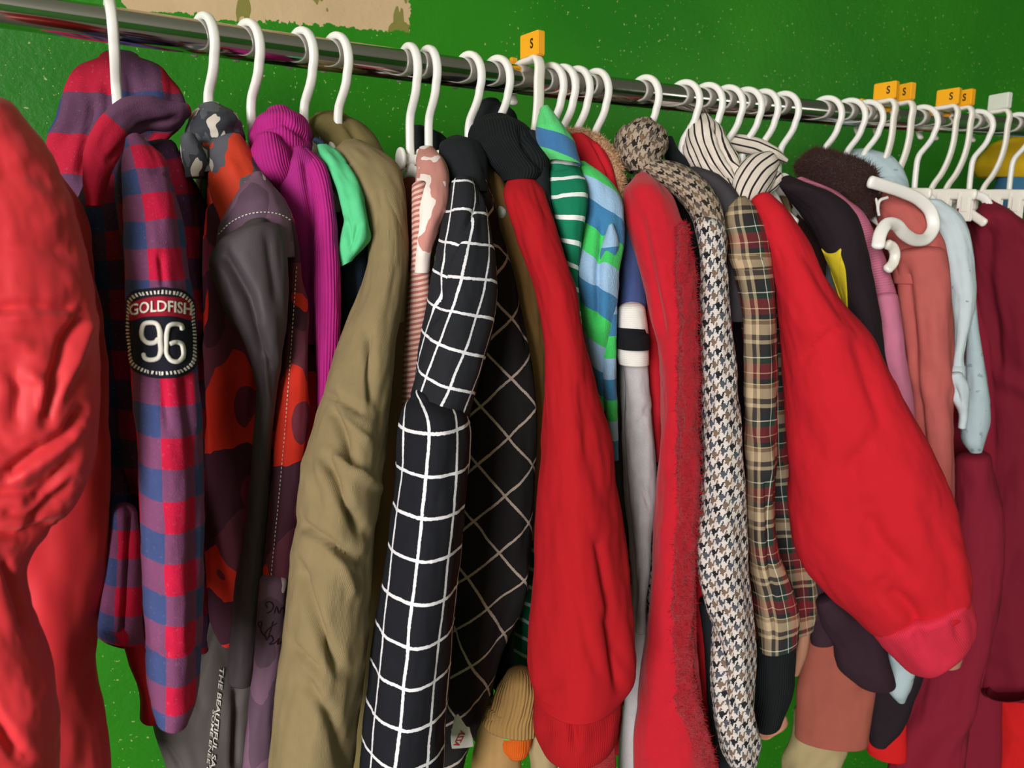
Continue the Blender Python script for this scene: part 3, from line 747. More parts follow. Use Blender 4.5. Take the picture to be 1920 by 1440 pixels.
# 2 checked hooded shirt
g = garment('hooded_shirt', 'red and navy checked flannel hooded shirt with a number badge on its sleeve', 'shirt', 205)
P_('hood', g, [(185, 108, 262, 108), (150, 122, 300, 124), (126, 148, 326, 150), (112, 185, 342, 185), (102, 225, 345, 225), (90, 275, 300, 275), (82, 320, 280, 320), (85, 370, 270, 370)],
   (.84, .80), MAT['plaid_hood'], df=.014, db=.05, amp=.003, seed=2, folds=(.035, .0025), n=90, step=.003, creases=[([(175, 190), (150, 330)], 9, .008), ([(205, 150), (190, 300)], 12, .010), ([(240, 130), (255, 200)], 10, .004)])
P_('hood_rim', g, band([(352, 206), (318, 218), (280, 212), (243, 218), (213, 245), (192, 285), (178, 330), (176, 385)], [26, 56, 66, 74, 72, 68, 50, 30]),
   (.73, .70, .66), MAT['plaid_rim'], d=.012, amp=.002, seed=4, n=64, step=.002, creases=[([(330, 222), (262, 238), (205, 300)], 6, .004)])
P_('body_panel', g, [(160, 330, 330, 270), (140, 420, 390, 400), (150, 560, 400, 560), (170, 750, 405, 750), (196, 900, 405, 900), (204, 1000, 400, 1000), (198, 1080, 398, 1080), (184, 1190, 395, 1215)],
   (.74, .68), MAT['plaid_shaded'], df=.022, db=.10, amp=.004, seed=5, folds=(.05, .006), n=90, creases=[([(240, 900), (245, 1000), (240, 1200)], 10, .012)])
P_('front_hem', g, [(206, 960, 258, 960), (203, 1010, 262, 1010), (199, 1080, 262, 1080), (190, 1140, 264, 1145), (184, 1176, 270, 1190), (183, 1192, 272, 1205)], (.63, .60), MAT['plaid_flannel'], df=.010, db=.02, amp=.0015, seed=14, folds=(.03, .002), n=56, step=.003, creases=[([(245, 960), (238, 1100), (232, 1195)], 7, .006), ([(184, 1180), (270, 1193)], 2.5, .0015)])
P_('hem_cuff', g, [(228, 1195, 290, 1200), (240, 1240, 300, 1250), (262, 1300, 310, 1300), (262, 1344, 300, 1346)], .66, MAT['red_lining'], d=.012, amp=.001)
sl = P_('sleeve', g, [(236, 262, 262, 252), (229, 300, 300, 290), (229, 350, 322, 340), (231, 400, 336, 395), (233, 480, 349, 475), (238, 560, 360, 560), (243, 640, 367, 640), (246, 700, 372, 700), (252, 780, 377, 780), (257, 860, 380, 860), (260, 940, 381, 940), (263, 1020, 380, 1020), (268, 1100, 380, 1100), (269, 1180, 378, 1180), (272, 1260, 375, 1260), (282, 1320, 366, 1318), (292, 1350, 354, 1348)],
   (.64, .59, .56, .545, .535), MAT['plaid_flannel'], d=.030, sq=1.12, amp=.0022, seed=11, folds=(.03, .0010), n=80, step=.003,
   creases=[([(268, 1222), (300, 1226), (378, 1214)], 4, .0022), ([(345, 700), (362, 860), (365, 1000), (360, 1200)], 9, .004), ([(300, 480), (306, 540)], 6, .003), ([(262, 330), (300, 322), (330, 345)], 3, .002), ([(300, 700), (312, 800)], 8, .003)])
badge = [(238, 560), (247, 549), (280, 541), (315, 540), (345, 546), (360, 560), (366, 600), (369, 650), (364, 690), (340, 705), (305, 709), (270, 704), (247, 690), (239, 650), (236, 600)]
b_ = shape_decal('badge', badge, sl, g, MAT['patch_navy'], .0008, .0016, label='navy embroidered badge')
PIECES[b_.name] = PIECES[sl.name]
shape_decal('badge_band', [(244, 570), (270, 560), (300, 556), (330, 558), (357, 565), (359, 582), (359, 599), (330, 594), (300, 593), (270, 595), (244, 601), (243, 585)], sl, b_, MAT['thread_red'], .0022, .0008)
text_decal('badge_word', 'GOLDFISH', sl, b_, (247, 592), (109, -1), (0, -21), MAT['thread_white'], .0032, .0010, bold=.012, spacing=1.02, warp=lambda px, py, x, y: (px, py-7*np.sin(x*math.pi)))
stroke_decal('badge_number', [
    [(299, 634), (292, 642), (279, 643), (269, 634), (268, 618), (272, 608), (284, 605), (295, 608), (300, 619), (301, 640), (302, 660), (298, 671), (286, 675), (274, 672), (270, 662)],
    [(340, 620), (338, 611), (328, 608), (317, 611), (313, 622), (312, 645), (314, 668), (322, 677), (333, 678), (341, 670), (342, 656), (338, 645), (328, 642), (317, 646)]], 9.5, sl, b_, MAT['thread_white'], .0024, .0016)
sv = []; cb = np.array([303, 625.]); bb = catmull(badge+[badge[0]], 73)[:-1]
for k in range(72):
    for rr in (0,):
        p = cb+(bb[k]-cb)*.93; q = cb+(bb[k]-cb)*.855; tt = bb[(k+1) % 72]-bb[k-1]; tt = tt/np.linalg.norm(tt)*1.45
        if k % 9 == 4: q = q + tt
        sv.append(np.array([p-tt, p+tt, q+tt, q-tt]))
pp = np.concatenate(sv); low = lay_on(sl, pp[:, 0], pp[:, 1], np.full(len(pp), .0018)); hi = lay_on(sl, pp[:, 0], pp[:, 1], np.full(len(pp), .0038))
Vs = np.concatenate([low, hi]); nq = len(pp); Fs = []
for k in range(72):
    a = 4*k; b = nq+4*k; Fs += [[b, b+1, b+2, b+3]]+[[a+i, a+(i+1) % 4, b+(i+1) % 4, b+i] for i in range(4)]
mesh_obj('badge_stitching', Vs, Fs, MAT['thread_white'], b_, smooth=False)
body(g, 205, 1150, MAT['plaid_shaded'], .010, .69, .92, seed=2)

# 3 camouflage jacket
g = garment('camouflage_jacket', 'camouflage jacket in grey, orange and mauve with a plain grey-brown sleeve panel', 'jacket', 380)
P_('collar', g, [(372, 203, 415, 197), (356, 220, 440, 212), (345, 245, 452, 235), (338, 275, 458, 260), (342, 305, 466, 290), (352, 330, 474, 315)], (.76, .72), MAT['camo_collar'], df=.03, db=.05, amp=.005, seed=3, n=72, step=.0025, noise=(.03, .03),
   creases=[([(345, 262), (400, 250), (452, 240)], 7, .006), ([(395, 300), (385, 260)], 8, .006)])
P_('collar_flap', g, [(338, 262, 365, 252), (338, 285, 378, 275), (345, 315, 388, 300), (348, 332, 384, 330)], .70, MAT['camo_collar'], d=.010, seed=7, amp=.003, n=48, step=.002)
P_('yoke', g, [(390, 285, 455, 258), (390, 310, 475, 290), (392, 345, 498, 330), (405, 390, 525, 370), (415, 430, 545, 412), (412, 470, 548, 460)], (.715, .672), MAT['camo_orange'], d=.03, amp=.003, seed=4, n=72, step=.003)
sh_ = P_('shoulder', g, [(470, 330, 492, 325), (450, 355, 512, 348), (432, 385, 532, 370), (415, 420, 548, 400), (407, 452, 554, 440), (405, 480, 556, 480)], (.665, .648), MAT['camo_mauve'], d=.03, amp=.002, seed=6, n=72, step=.003)
stroke_decal('edge_stitching', dashes([(410, 440), (432, 418), (465, 402), (500, 398), (532, 405), (548, 415)], 4, 3), 1.8, sh_, g, MAT['thread_white'], .0008, .0005)
P_('front_panel', g, [(385, 400, 480, 400), (382, 480, 500, 480), (380, 600, 510, 600), (380, 760, 500, 760), (380, 900, 490, 900), (385, 1000, 480, 1000), (395, 1100, 470, 1100), (400, 1180, 450, 1180), (412, 1215, 432, 1210)],
   (.70, .68), MAT['camo_front'], df=.02, db=.05, amp=.004, seed=12, folds=(.04, .004), n=64, creases=[([(470, 450), (490, 600), (480, 800)], 12, .006)])
P_('sleeve_panel', g, [(455, 422, 500, 416), (408, 455, 528, 425), (396, 490, 537, 470), (402, 530, 540, 540), (420, 575, 538, 600), (455, 640, 530, 660), (478, 720, 524, 720), (476, 800, 514, 800), (470, 880, 508, 880), (462, 960, 503, 960), (452, 1040, 500, 1040), (440, 1120, 495, 1120), (432, 1200, 485, 1200), (425, 1270, 478, 1270)],
   (.625, .615, .645, .67), MAT['grey_poplin'], d=.02, amp=.0025, seed=15, folds=(.03, .001), n=72, step=.0035,
   creases=[([(415, 470), (470, 560), (500, 680)], 11, .007), ([(500, 440), (518, 560)], 8, .003), ([(488, 600), (505, 760)], 6, -.003)])
cs_ = P_('front_strip', g, [(527, 420, 552, 412), (538, 470, 561, 462), (540, 520, 566, 520), (533, 570, 577, 570), (530, 640, 578, 640), (521, 720, 577, 720), (515, 790, 582, 790), (511, 860, 572, 860), (505, 940, 566, 940), (497, 1030, 556, 1030), (491, 1110, 545, 1110), (482, 1200, 532, 1200), (473, 1290, 522, 1290), (462, 1370, 518, 1370), (450, 1470, 512, 1470)],
   (.645, .63), MAT['camo_front'], d=.014, amp=.002, seed=16, n=56, creases=[([(546, 620), (530, 850), (505, 1150), (485, 1350)], 2.5, .0015)])
stroke_decal('seam_stitching', dashes([(556, 500), (548, 620), (538, 760), (524, 920), (508, 1080)], 4.5, 3.5), 1.6, cs_, g, MAT['thread_white'], .0006, .0004)
PL_ = P_('lower_strip', g, [(487, 1090, 541, 1085), (482, 1180, 534, 1180), (472, 1280, 524, 1280), (461, 1370, 518, 1370), (449, 1480, 512, 1480)], (.628, .622), MAT['camo_mauve'], d=.014, amp=.002, seed=26, n=56)
stroke_decal('script_print', [
    [(502, 1140), (498, 1132), (505, 1128), (512, 1134), (508, 1146), (500, 1150)], [(514, 1150), (518, 1138), (523, 1150), (528, 1140), (534, 1146)], [(512, 1165), (506, 1185), (500, 1200), (497, 1190), (505, 1178), (520, 1168)],
    [(488, 1178), (484, 1168), (490, 1166), (489, 1182), (494, 1190), (500, 1196)], [(500, 1200), (508, 1192), (512, 1200), (505, 1208), (515, 1206), (522, 1198), (520, 1208), (530, 1202)]], 2.2, PL_, g, MAT['ink_dark'], .0006, .0003)
pr = P_('lining_panel', g, [(380, 1120, 440, 1110), (350, 1180, 455, 1170), (330, 1250, 478, 1250), (285, 1350, 476, 1340), (300, 1400, 468, 1400), (325, 1470, 466, 1470)], (.70, .66), MAT['grey_panel'], df=.02, db=.04, amp=.003, seed=18, n=80, folds=(.05, .002),
   creases=[([(400, 1200), (350, 1300)], 5, .003), ([(445, 1290), (440, 1440)], 8, .006), ([(310, 1395), (340, 1440)], 5, .004), ([(360, 1260), (378, 1330)], 6, .003)])
text_decal('printed_words', 'THE BEAUTIFUL SAJFJ SK', pr, g, (412, 1252), (-22, 240), (8, .8), MAT['print_white'], .0010, .0004, bold=.02, shear=.2)
text_decal('printed_line', 'SOME ENEE OF A', pr, g, (399, 1330), (-17, 150), (5.5, .5), MAT['print_white'], .0010, .0004, bold=.01, shear=.2)
PIECES['lower_strip_'] = PIECES[cs_.name]
P_('back_panel', g, [(470, 560, 600, 560), (470, 700, 605, 700), (465, 820, 602, 820), (455, 950, 590, 950), (440, 1100, 570, 1100), (430, 1250, 550, 1250), (420, 1400, 540, 1400), (415, 1480, 530, 1480)], (.73, .72), MAT['camo_red'], d=.02, amp=.003, seed=19, n=56)
body(g, 380, 1250, MAT['camo_red'], .010, .72, .92, seed=4)

# 4 magenta roll-neck
g = garment('roll_neck_sweater', 'magenta ribbed roll-neck sweater between the camouflage jacket and the mint top', 'sweater', 462)
P_('roll_collar', g, [(500, 210, 545, 206), (478, 225, 572, 222), (466, 250, 582, 250), (468, 275, 584, 278), (490, 300, 582, 292)], (.74, .72), MAT['magenta_rib'], df=.03, db=.05, amp=.003, seed=3, n=72, step=.0025, noise=(.02, .03), creases=[([(478, 245), (530, 228), (578, 262)], 5, .005), ([(470, 262), (500, 275), (560, 278)], 5, .004)])
P_('collar_fold', g, [(478, 262, 528, 262), (468, 290, 545, 285), (474, 320, 553, 315), (495, 343, 552, 338), (515, 358, 540, 352)], .70, MAT['magenta_rib'], d=.025, amp=.002, seed=5, n=64, step=.0025)
P_('shoulder', g, [(545, 285, 572, 278), (530, 320, 598, 300), (525, 360, 615, 340), (535, 410, 625, 390), (545, 470, 628, 460), (548, 560, 610, 560), (552, 640, 600, 640)], (.70, .68), MAT['magenta_knit'], d=.02, amp=.002, seed=6, n=64, step=.003, creases=[([(572, 300), (585, 400), (588, 560)], 8, .006)])
P_('sleeve', g, [(555, 283, 580, 280), (568, 310, 608, 306), (580, 350, 622, 345), (588, 400, 630, 396), (590, 460, 634, 460), (590, 540, 640, 540), (590, 620, 638, 620), (592, 700, 632, 700), (592, 790, 622, 790), (594, 860, 615, 860)], (.70, .655, .65), MAT['magenta_rib'], d=.024, amp=.001, seed=7, folds=(.03, .0004), n=64, step=.003)
body(g, 462, 800, MAT['magenta_knit'], .009, .72, .90, seed=5)

# 5 mint top
g = garment('short_sleeved_top', 'mint green and navy short-sleeved top beside the magenta sweater', 't-shirt', 563)
P_('sleeve', g, [(594, 268, 610, 268), (598, 290, 636, 288), (612, 320, 656, 314), (628, 355, 675, 348), (640, 390, 683, 385), (643, 420, 690, 420), (636, 450, 693, 445), (632, 475, 682, 462), (636, 500, 662, 486)], (.72, .665, .66), MAT['mint_cotton'], d=.022, amp=.003, seed=4, n=64, step=.0022, folds=(.018, .0012), creases=[([(648, 410), (655, 460)], 4, .004), ([(672, 420), (660, 470)], 4, .004), ([(612, 312), (655, 306)], 2, .0012)])
P_('neckband', g, band([(590, 262), (602, 268), (612, 284), (620, 300)], [10, 14, 10, 5]), .715, MAT['navy_cotton'], d=.006, amp=.0005, n=32, step=.002)
P_('body_panel', g, [(636, 470, 690, 455), (638, 510, 690, 500), (642, 560, 690, 560), (645, 620, 690, 620)], .69, MAT['navy_cotton'], d=.015, amp=.002, n=48)
body(g, 563, 760, MAT['navy_cotton'], .008, .72, .90, seed=6)

# 6 olive hoodie
g = garment('hooded_sweatshirt', 'olive green hooded sweatshirt with a long wrinkled sleeve left of the window-check coat', 'hoodie', 628)
P_('hood', g, [(588, 220, 655, 220), (568, 232, 685, 235), (572, 255, 705, 258), (600, 280, 718, 285), (620, 310, 730, 310)], (.80, .76), MAT['olive_dark'], df=.03, db=.05, amp=.003, seed=3, n=72, step=.003, creases=[([(590, 235), (585, 262)], 6, .005), ([(650, 230), (690, 290)], 8, .005)])
P_('shoulder', g, [(640, 268, 680, 266), (622, 288, 716, 286), (634, 312, 745, 310), (655, 345, 757, 345), (680, 390, 762, 390), (690, 450, 764, 450), (688, 520, 764, 520), (680, 600, 760, 600)], (.74, .68, .66), MAT['olive_jersey'], df=.022, db=.05, amp=.002, seed=4, n=72, step=.003)
OC = [([(605, 735), (640, 750), (690, 775)], 8, .006), ([(618, 760), (640, 810), (665, 870)], 9, .008), ([(640, 780), (690, 830)], 6, -.004), ([(612, 860), (640, 930), (680, 1000)], 9, .009), ([(620, 850), (660, 880), (720, 920)], 8, -.005),
      ([(560, 980), (620, 1020), (672, 1050)], 9, .008), ([(555, 1060), (590, 1160), (640, 1260)], 11, .009), ([(545, 1210), (600, 1260)], 7, .005), ([(590, 1000), (640, 1060), (665, 1120)], 8, -.004), ([(575, 850), (600, 960)], 9, .003), ([(565, 1275), (620, 1340), (650, 1440)], 12, .007), ([(690, 620), (700, 760)], 9, .006)]
P_('sleeve', g, [(690, 372, 742, 350), (697, 420, 755, 410), (694, 470, 760, 470), (678, 530, 762, 530), (655, 590, 755, 590), (636, 650, 742, 650), (613, 715, 734, 715), (598, 770, 728, 770), (578, 830, 725, 830), (565, 860, 722, 860), (560, 910, 716, 910), (552, 980, 706, 980), (543, 1060, 698, 1060), (534, 1150, 690, 1150), (524, 1240, 682, 1240), (514, 1330, 672, 1330), (506, 1420, 664, 1420), (504, 1480, 660, 1480)],
   (.68, .64, .61, .59, .575, .57), MAT['olive_jersey'], df=.060, db=.04, sq=1.15, amp=.003, seed=21, folds=(.06, .0012), n=100, step=.003, creases=OC)
P_('back_panel', g, [(690, 520, 772, 520), (680, 640, 770, 640), (672, 760, 770, 760), (660, 900, 760, 900), (645, 1050, 750, 1050), (635, 1200, 735, 1200), (625, 1350, 720, 1350), (620, 1480, 712, 1480)], (.72, .70), MAT['olive_dark'], d=.025, amp=.003, seed=29, n=56, folds=(.05, .004))  # added dark panel, stands in for the shade beyond the sleeve's lit part
body(g, 628, 1500, MAT['olive_dark'], .010, .71, .91, seed=7)

# 7 pink print top
g = garment('leaf_print_blouse', 'dusty pink and white leaf-print top with a finely striped sleeve', 'top', 765)
P_('shoulder', g, [(786, 278, 812, 276), (782, 295, 828, 292), (780, 320, 840, 318), (778, 350, 842, 350), (778, 390, 838, 390), (778, 430, 822, 430), (776, 470, 810, 470), (774, 510, 805, 510)], (.72, .66, .65), MAT['pink_print'], d=.02, amp=.002, seed=3, n=64, step=.0025)
P_('sleeve', g, [(772, 350, 800, 345), (772, 420, 800, 420), (770, 500, 806, 500), (765, 560, 806, 560), (760, 620, 800, 620), (756, 680, 795, 680), (754, 740, 790, 740), (756, 790, 780, 790)], (.66, .64), MAT['pink_stripe'], d=.016, amp=.001, seed=4, n=48)
body(g, 765, 800, MAT['coral_dark'], .008, .72, .90, seed=8)

# 8 window-check coat
g = garment('window_check_coat', 'black fleece coat with a white window-check grid and a long sleeve', 'coat', 877)
P_('collar', g, [(838, 262, 868, 256), (822, 275, 902, 268), (822, 300, 912, 295), (832, 330, 915, 330), (842, 360, 916, 360)], (.74, .69), MAT['black_fleece'], df=.03, db=.05, amp=.003, seed=3, n=72, step=.003)
P_('back_collar', g, [(768, 245, 800, 240), (760, 258, 830, 252), (764, 280, 850, 275), (780, 300, 850, 300)], .80, MAT['black_fleece'], d=.02, amp=.003, seed=5, n=48, step=.003)
P_('body_panel', g, [(850, 330, 905, 305), (860, 380, 925, 370), (860, 450, 942, 440), (860, 520, 968, 520), (850, 600, 985, 600), (850, 700, 998, 700), (850, 800, 1003, 800), (850, 900, 1005, 900), (845, 1000, 1003, 1000), (840, 1080, 995, 1080), (835, 1160, 965, 1160), (830, 1240, 935, 1240), (825, 1320, 908, 1320), (820, 1400, 880, 1400), (815, 1480, 860, 1480)],
   (.70, .665, .655), MAT['black_grid_bias'], df=.03, db=.08, amp=.003, seed=7, folds=(.06, .003), n=110, step=.004, creases=[([(925, 430), (905, 560), (890, 740)], 10, .006)])
P_('upper_sleeve', g, [(845, 345, 885, 335), (832, 390, 905, 370), (822, 440, 918, 420), (812, 500, 928, 480), (803, 560, 932, 545), (793, 610, 925, 610), (783, 665, 910, 670), (775, 710, 896, 720), (768, 745, 885, 760), (764, 775, 880, 790)],
   (.66, .61, .59), MAT['black_grid_top'], df=.045, db=.034, sq=1.15, amp=.002, seed=8, folds=(.05, .001), n=90, step=.003, creases=[([(895, 390), (840, 480), (812, 600)], 5, .006), ([(815, 480), (818, 590)], 5, .004)])
P_('sleeve', g, [(772, 742, 826, 744), (756, 766, 868, 764), (748, 800, 882, 795), (743, 850, 882, 850), (740, 905, 876, 905), (734, 960, 870, 960), (726, 1020, 864, 1020), (716, 1080, 860, 1080), (706, 1140, 856, 1140), (697, 1210, 851, 1210), (689, 1280, 845, 1280), (682, 1350, 838, 1350), (676, 1430, 832, 1430), (674, 1480, 830, 1480)],
   (.585, .56, .55), MAT['black_grid'], df=.055, db=.04, sq=1.2, amp=.0018, seed=9, folds=(.05, .0008), n=100, step=.003, creases=[([(765, 752), (820, 748), (872, 765)], 3, .002)])
lb = P_('care_label', g, [(852, 1345, 860, 1340), (848, 1362, 872, 1358), (845, 1385, 885, 1378), (847, 1402, 888, 1398)], .60, MAT['label_white'], d=.0012, amp=.0008, n=24, step=.002, label='small white printed care label')
text_decal('label_print', 'AZZA', lb, lb, (850, 1397), (14, -28), (10, 4), MAT['label_red'], .0006, .0002, bold=.02)
body(g, 877, 1470, MAT['black_fleece'], .010, .71, .91, seed=9)

# 9 caramel jacket
g = garment('caramel_jacket', 'caramel brown jacket seen as a narrow strip between the window-check coat and the red sleeve', 'jacket', 901)
P_('shoulder', g, [(885, 292, 915, 288), (885, 305, 934, 302), (895, 335, 944, 332), (905, 380, 960, 370), (915, 430, 985, 420), (925, 480, 1002, 470), (930, 540, 1014, 540), (930, 620, 1022, 620), (930, 720, 1024, 720), (935, 850, 1024, 850), (940, 1000, 1020, 1000)], (.75, .71, .69), MAT['caramel_cord'], df=.02, db=.03, amp=.0025, seed=3, n=72, folds=(.03, .001), creases=[([(930, 475), (985, 455)], 2.5, .0015), ([(905, 365), (950, 358)], 2.5, .001)])
body(g, 901, 1180, MAT['caramel_cord'], .007, .74, .90, seed=10)

# 10 black roll neck, red sleeves
g = garment('raglan_sweater', 'sweater with a black roll collar and long red sleeve with ribbed cuff, mid-photo', 'sweater', 930)
P_('collar_back', g, [(898, 200, 938, 193), (880, 215, 962, 208), (872, 240, 972, 228), (874, 262, 975, 250)], .80, MAT['black_fleece'], d=.03, amp=.004, seed=4, n=64, step=.003)
P_('roll_collar', g, [(900, 228, 960, 222), (882, 240, 992, 238), (878, 262, 1004, 258), (886, 285, 1022, 282), (908, 305, 1028, 305), (932, 325, 1026, 325), (944, 340, 1010, 336)], (.74, .69), MAT['black_rib'], df=.035, db=.05, amp=.004, seed=5, n=80, step=.003, noise=(.03, .03), creases=[([(975, 240), (985, 275), (1020, 320)], 6, .006), ([(890, 262), (930, 236)], 6, .004)])
P_('black_yoke', g, [(985, 250, 1010, 250), (990, 290, 1026, 290), (995, 340, 1030, 340), (1002, 400, 1040, 400), (1010, 450, 1052, 450)], (.705, .66), MAT['black_fleece'], d=.02, amp=.002, n=48)
P_('sleeve', g, [(952, 334, 1000, 330), (948, 360, 1015, 352), (955, 400, 1030, 395), (972, 450, 1048, 445), (990, 500, 1062, 495), (1006, 550, 1078, 545), (1016, 610, 1090, 610), (1020, 670, 1104, 670), (1018, 740, 1122, 740), (1014, 800, 1138, 800), (1010, 870, 1150, 870), (1005, 950, 1163, 950), (1002, 1030, 1172, 1030), (998, 1110, 1180, 1110), (993, 1180, 1188, 1180), (992, 1235, 1192, 1235), (996, 1270, 1188, 1272), (1002, 1298, 1168, 1300)],
   (.69, .63, .60, .59, .58), MAT['red_sleeve'], df=.050, db=.036, sq=1.1, amp=.0025, seed=31, folds=(.07, .0015), n=100, step=.003,
   creases=[([(1120, 1010), (1145, 1120), (1165, 1240)], 10, .006), ([(1075, 1090), (1100, 1200), (1120, 1270)], 10, .003), ([(1085, 700), (1110, 860), (1135, 960)], 14, .003), ([(1140, 1160), (1160, 1285)], 8, .006), ([(1000, 1290), (1060, 1282)], 6, .003)])
P_('cuff', g, [(1000, 1288, 1168, 1292), (1002, 1310, 1166, 1312), (1003, 1345, 1163, 1345), (1005, 1375, 1162, 1370), (1015, 1396, 1156, 1384)], .578, MAT['red_rib'], df=.042, db=.03, sq=1.1, amp=.0015, seed=33, folds=(.05, .002), n=90, step=.0025, creases=[([(1070, 1340), (1080, 1400)], 8, .008)])
body(g, 930, 1380, MAT['black_fleece'], .008, .72, .91, seed=11)

# 11 green and white striped shirt
g = garment('striped_shirt', 'dark green shirt with thin white stripes hanging right of the black roll collar', 'shirt', 997)
P_('front', g, [(1030, 275, 1068, 266), (1024, 300, 1082, 290), (1022, 330, 1088, 320), (1024, 360, 1098, 340), (1036, 400, 1100, 385), (1044, 440, 1092, 435), (1056, 475, 1088, 480), (1064, 540, 1086, 540), (1072, 600, 1090, 600)], (.72, .665, .65), MAT['green_stripe'], d=.02, amp=.002, seed=3, n=64, step=.0025, creases=[([(1030, 318), (1088, 305)], 4, .003)])
body(g, 997, 1420, MAT['green_stripe'], .007, .73, .90, seed=12)

# 12 striped fleece hooded towel
g = garment('fleece_robe', 'fleece hooded robe in green, pale blue and mid-blue broad stripes', 'robe', 1030)
P_('hood', g, [(1012, 208, 1030, 200), (1008, 225, 1046, 220), (1005, 248, 1062, 242), (1005, 270, 1076, 265), (1012, 285, 1084, 290), (1030, 300, 1090, 308)], (.70, .68), MAT['fleece_hood'], d=.02, amp=.002, seed=3, n=64, step=.0022, creases=[([(1022, 212), (1026, 245)], 4, .003)])
P_('front', g, [(1085, 305, 1100, 305), (1088, 330, 1140, 335), (1090, 365, 1164, 372), (1088, 410, 1170, 415), (1084, 460, 1170, 460), (1078, 510, 1160, 510), (1085, 560, 1158, 560), (1095, 620, 1150, 620), (1108, 680, 1140, 680), (1120, 730, 1138, 730), (1126, 770, 1134, 768)], (.70, .655, .66), MAT['fleece_stripe'], d=.022, amp=.002, seed=4, n=72, step=.003, creases=[([(1130, 420), (1122, 500), (1120, 600)], 7, .009)])
P_('edge_fold', g, [(1140, 425, 1150, 420), (1130, 455, 1160, 450), (1124, 490, 1158, 490), (1125, 560, 1156, 560), (1126, 640, 1156, 640), (1130, 720, 1156, 720), (1136, 780, 1157, 780), (1142, 820, 1158, 820), (1148, 860, 1160, 860)], (.645, .65), MAT['fleece_stripe_side'], d=.010, amp=.001, seed=5, n=48, step=.003)
P_('lower_back', g, [(1118, 700, 1160, 700), (1135, 800, 1168, 800), (1145, 900, 1172, 900), (1155, 1000, 1176, 1000), (1165, 1100, 1182, 1100)], .70, MAT['charcoal'], d=.02, amp=.002, n=40)
body(g, 1030, 1350, MAT['charcoal'], .006, .73, .90, seed=13)

# 13 red hood with pile edge
g = garment('pile_trimmed_hood', 'red hooded garment whose hood is edged with curly beige pile', 'hooded jacket', 1115)
P_('hood', g, [(1072, 256, 1100, 254), (1074, 275, 1128, 272), (1080, 300, 1142, 296), (1088, 330, 1152, 325), (1100, 360, 1158, 356), (1115, 400, 1160, 395)], (.74, .70), MAT['red_cotton'], df=.012, db=.03, amp=.002, seed=3, n=64, step=.003, creases=[([(1110, 262), (1140, 320), (1150, 380)], 4, .004)])
pt = P_('pile_trim', g, band([(1060, 248), (1085, 250), (1110, 256), (1132, 276), (1150, 302), (1160, 335), (1164, 370), (1163, 410)], [10, 13, 16, 20, 20, 17, 14, 9]), (.755, .72, .70), MAT['beige_pile'], d=.008, amp=.002, n=40, step=.002, label='curly beige pile edging')
tufts('pile_fibres', pt, g, MAT['beige_pile'], 5000, .0035, .0005, seed=3)
body(g, 1115, 1300, MAT['red_cotton'], .006, .72, .90, seed=14)

# 14 denim sleeve with white band over grey marl
g = garment('layered_top', 'blue short-sleeved top with a white ribbed band over a long grey marl sleeve', 'top', 1080)
P_('short_sleeve', g, [(1162, 400, 1178, 400), (1162, 450, 1192, 445), (1160, 500, 1203, 500), (1160, 545, 1209, 545), (1160, 595, 1213, 595)], (.70, .665), MAT['denim_blue'], d=.02, amp=.002, seed=3, n=56, step=.003)
P_('white_band', g, [(1158, 582, 1210, 580), (1156, 610, 1214, 610), (1156, 640, 1216, 642), (1157, 668, 1217, 672), (1160, 680, 1217, 682)], .655, MAT['white_rib'], d=.021, amp=.001, seed=4, n=56, step=.0025, label='white ribbed cuff band')
P_('black_tape', g, [(1153, 637, 1219, 635), (1153, 643, 1219, 643), (1154, 649, 1220, 652)], .650, MAT['black_tape'], d=.027, amp=.0005, seed=4, n=56, step=.0015, label='black stripe on the band')
P_('long_sleeve', g, [(1166, 665, 1215, 665), (1172, 720, 1218, 720), (1172, 790, 1224, 790), (1174, 860, 1230, 860), (1178, 930, 1230, 930), (1186, 1000, 1222, 1000), (1192, 1070, 1218, 1070), (1194, 1120, 1212, 1120), (1190, 1180, 1212, 1180)], (.665, .66), MAT['grey_marl'], d=.018, amp=.002, seed=5, n=64, step=.003, creases=[([(1176, 765), (1222, 770)], 3, .003), ([(1192, 800), (1215, 772)], 3, .003), ([(1200, 905), (1216, 950)], 3, .003)])
P_('body_panel', g, [(1160, 660, 1185, 660), (1160, 760, 1190, 760), (1165, 860, 1195, 860), (1178, 1000, 1205, 1000), (1185, 1100, 1210, 1100), (1182, 1200, 1215, 1200), (1172, 1300, 1210, 1300), (1160, 1400, 1205, 1400), (1156, 1480, 1205, 1480)], (.70, .67), MAT['grey_marl'], d=.02, amp=.002, seed=6, n=56)
body(g, 1080, 1460, MAT['grey_marl'], .006, .74, .90, seed=15)

# 15 red boucle coat
g = garment('boucle_coat', 'red fuzzy boucle coat left of the houndstooth sweater, its open front edge hanging long', 'coat', 1160)
P_('shoulder', g, [(1190, 332, 1215, 326), (1172, 355, 1240, 345), (1170, 390, 1262, 370), (1178, 430, 1280, 415), (1192, 480, 1292, 465), (1208, 540, 1300, 530), (1222, 600, 1306, 600), (1234, 660, 1310, 660), (1238, 740, 1310, 740), (1236, 820, 1310, 820), (1232, 900, 1310, 900), (1228, 980, 1308, 980), (1224, 1060, 1304, 1060), (1214, 1150, 1304, 1150), (1205, 1220, 1306, 1220), (1199, 1300, 1314, 1300), (1190, 1380, 1318, 1380), (1184, 1480, 1326, 1480)],
   (.70, .64, .62, .61), MAT['red_brushed'], d=.030, amp=.002, seed=41, folds=(.04, .001), n=100, step=.0035, creases=[([(1200, 400), (1225, 520), (1244, 640)], 9, .005), ([(1285, 430), (1280, 640), (1276, 900), (1270, 1200)], 5, .003)])
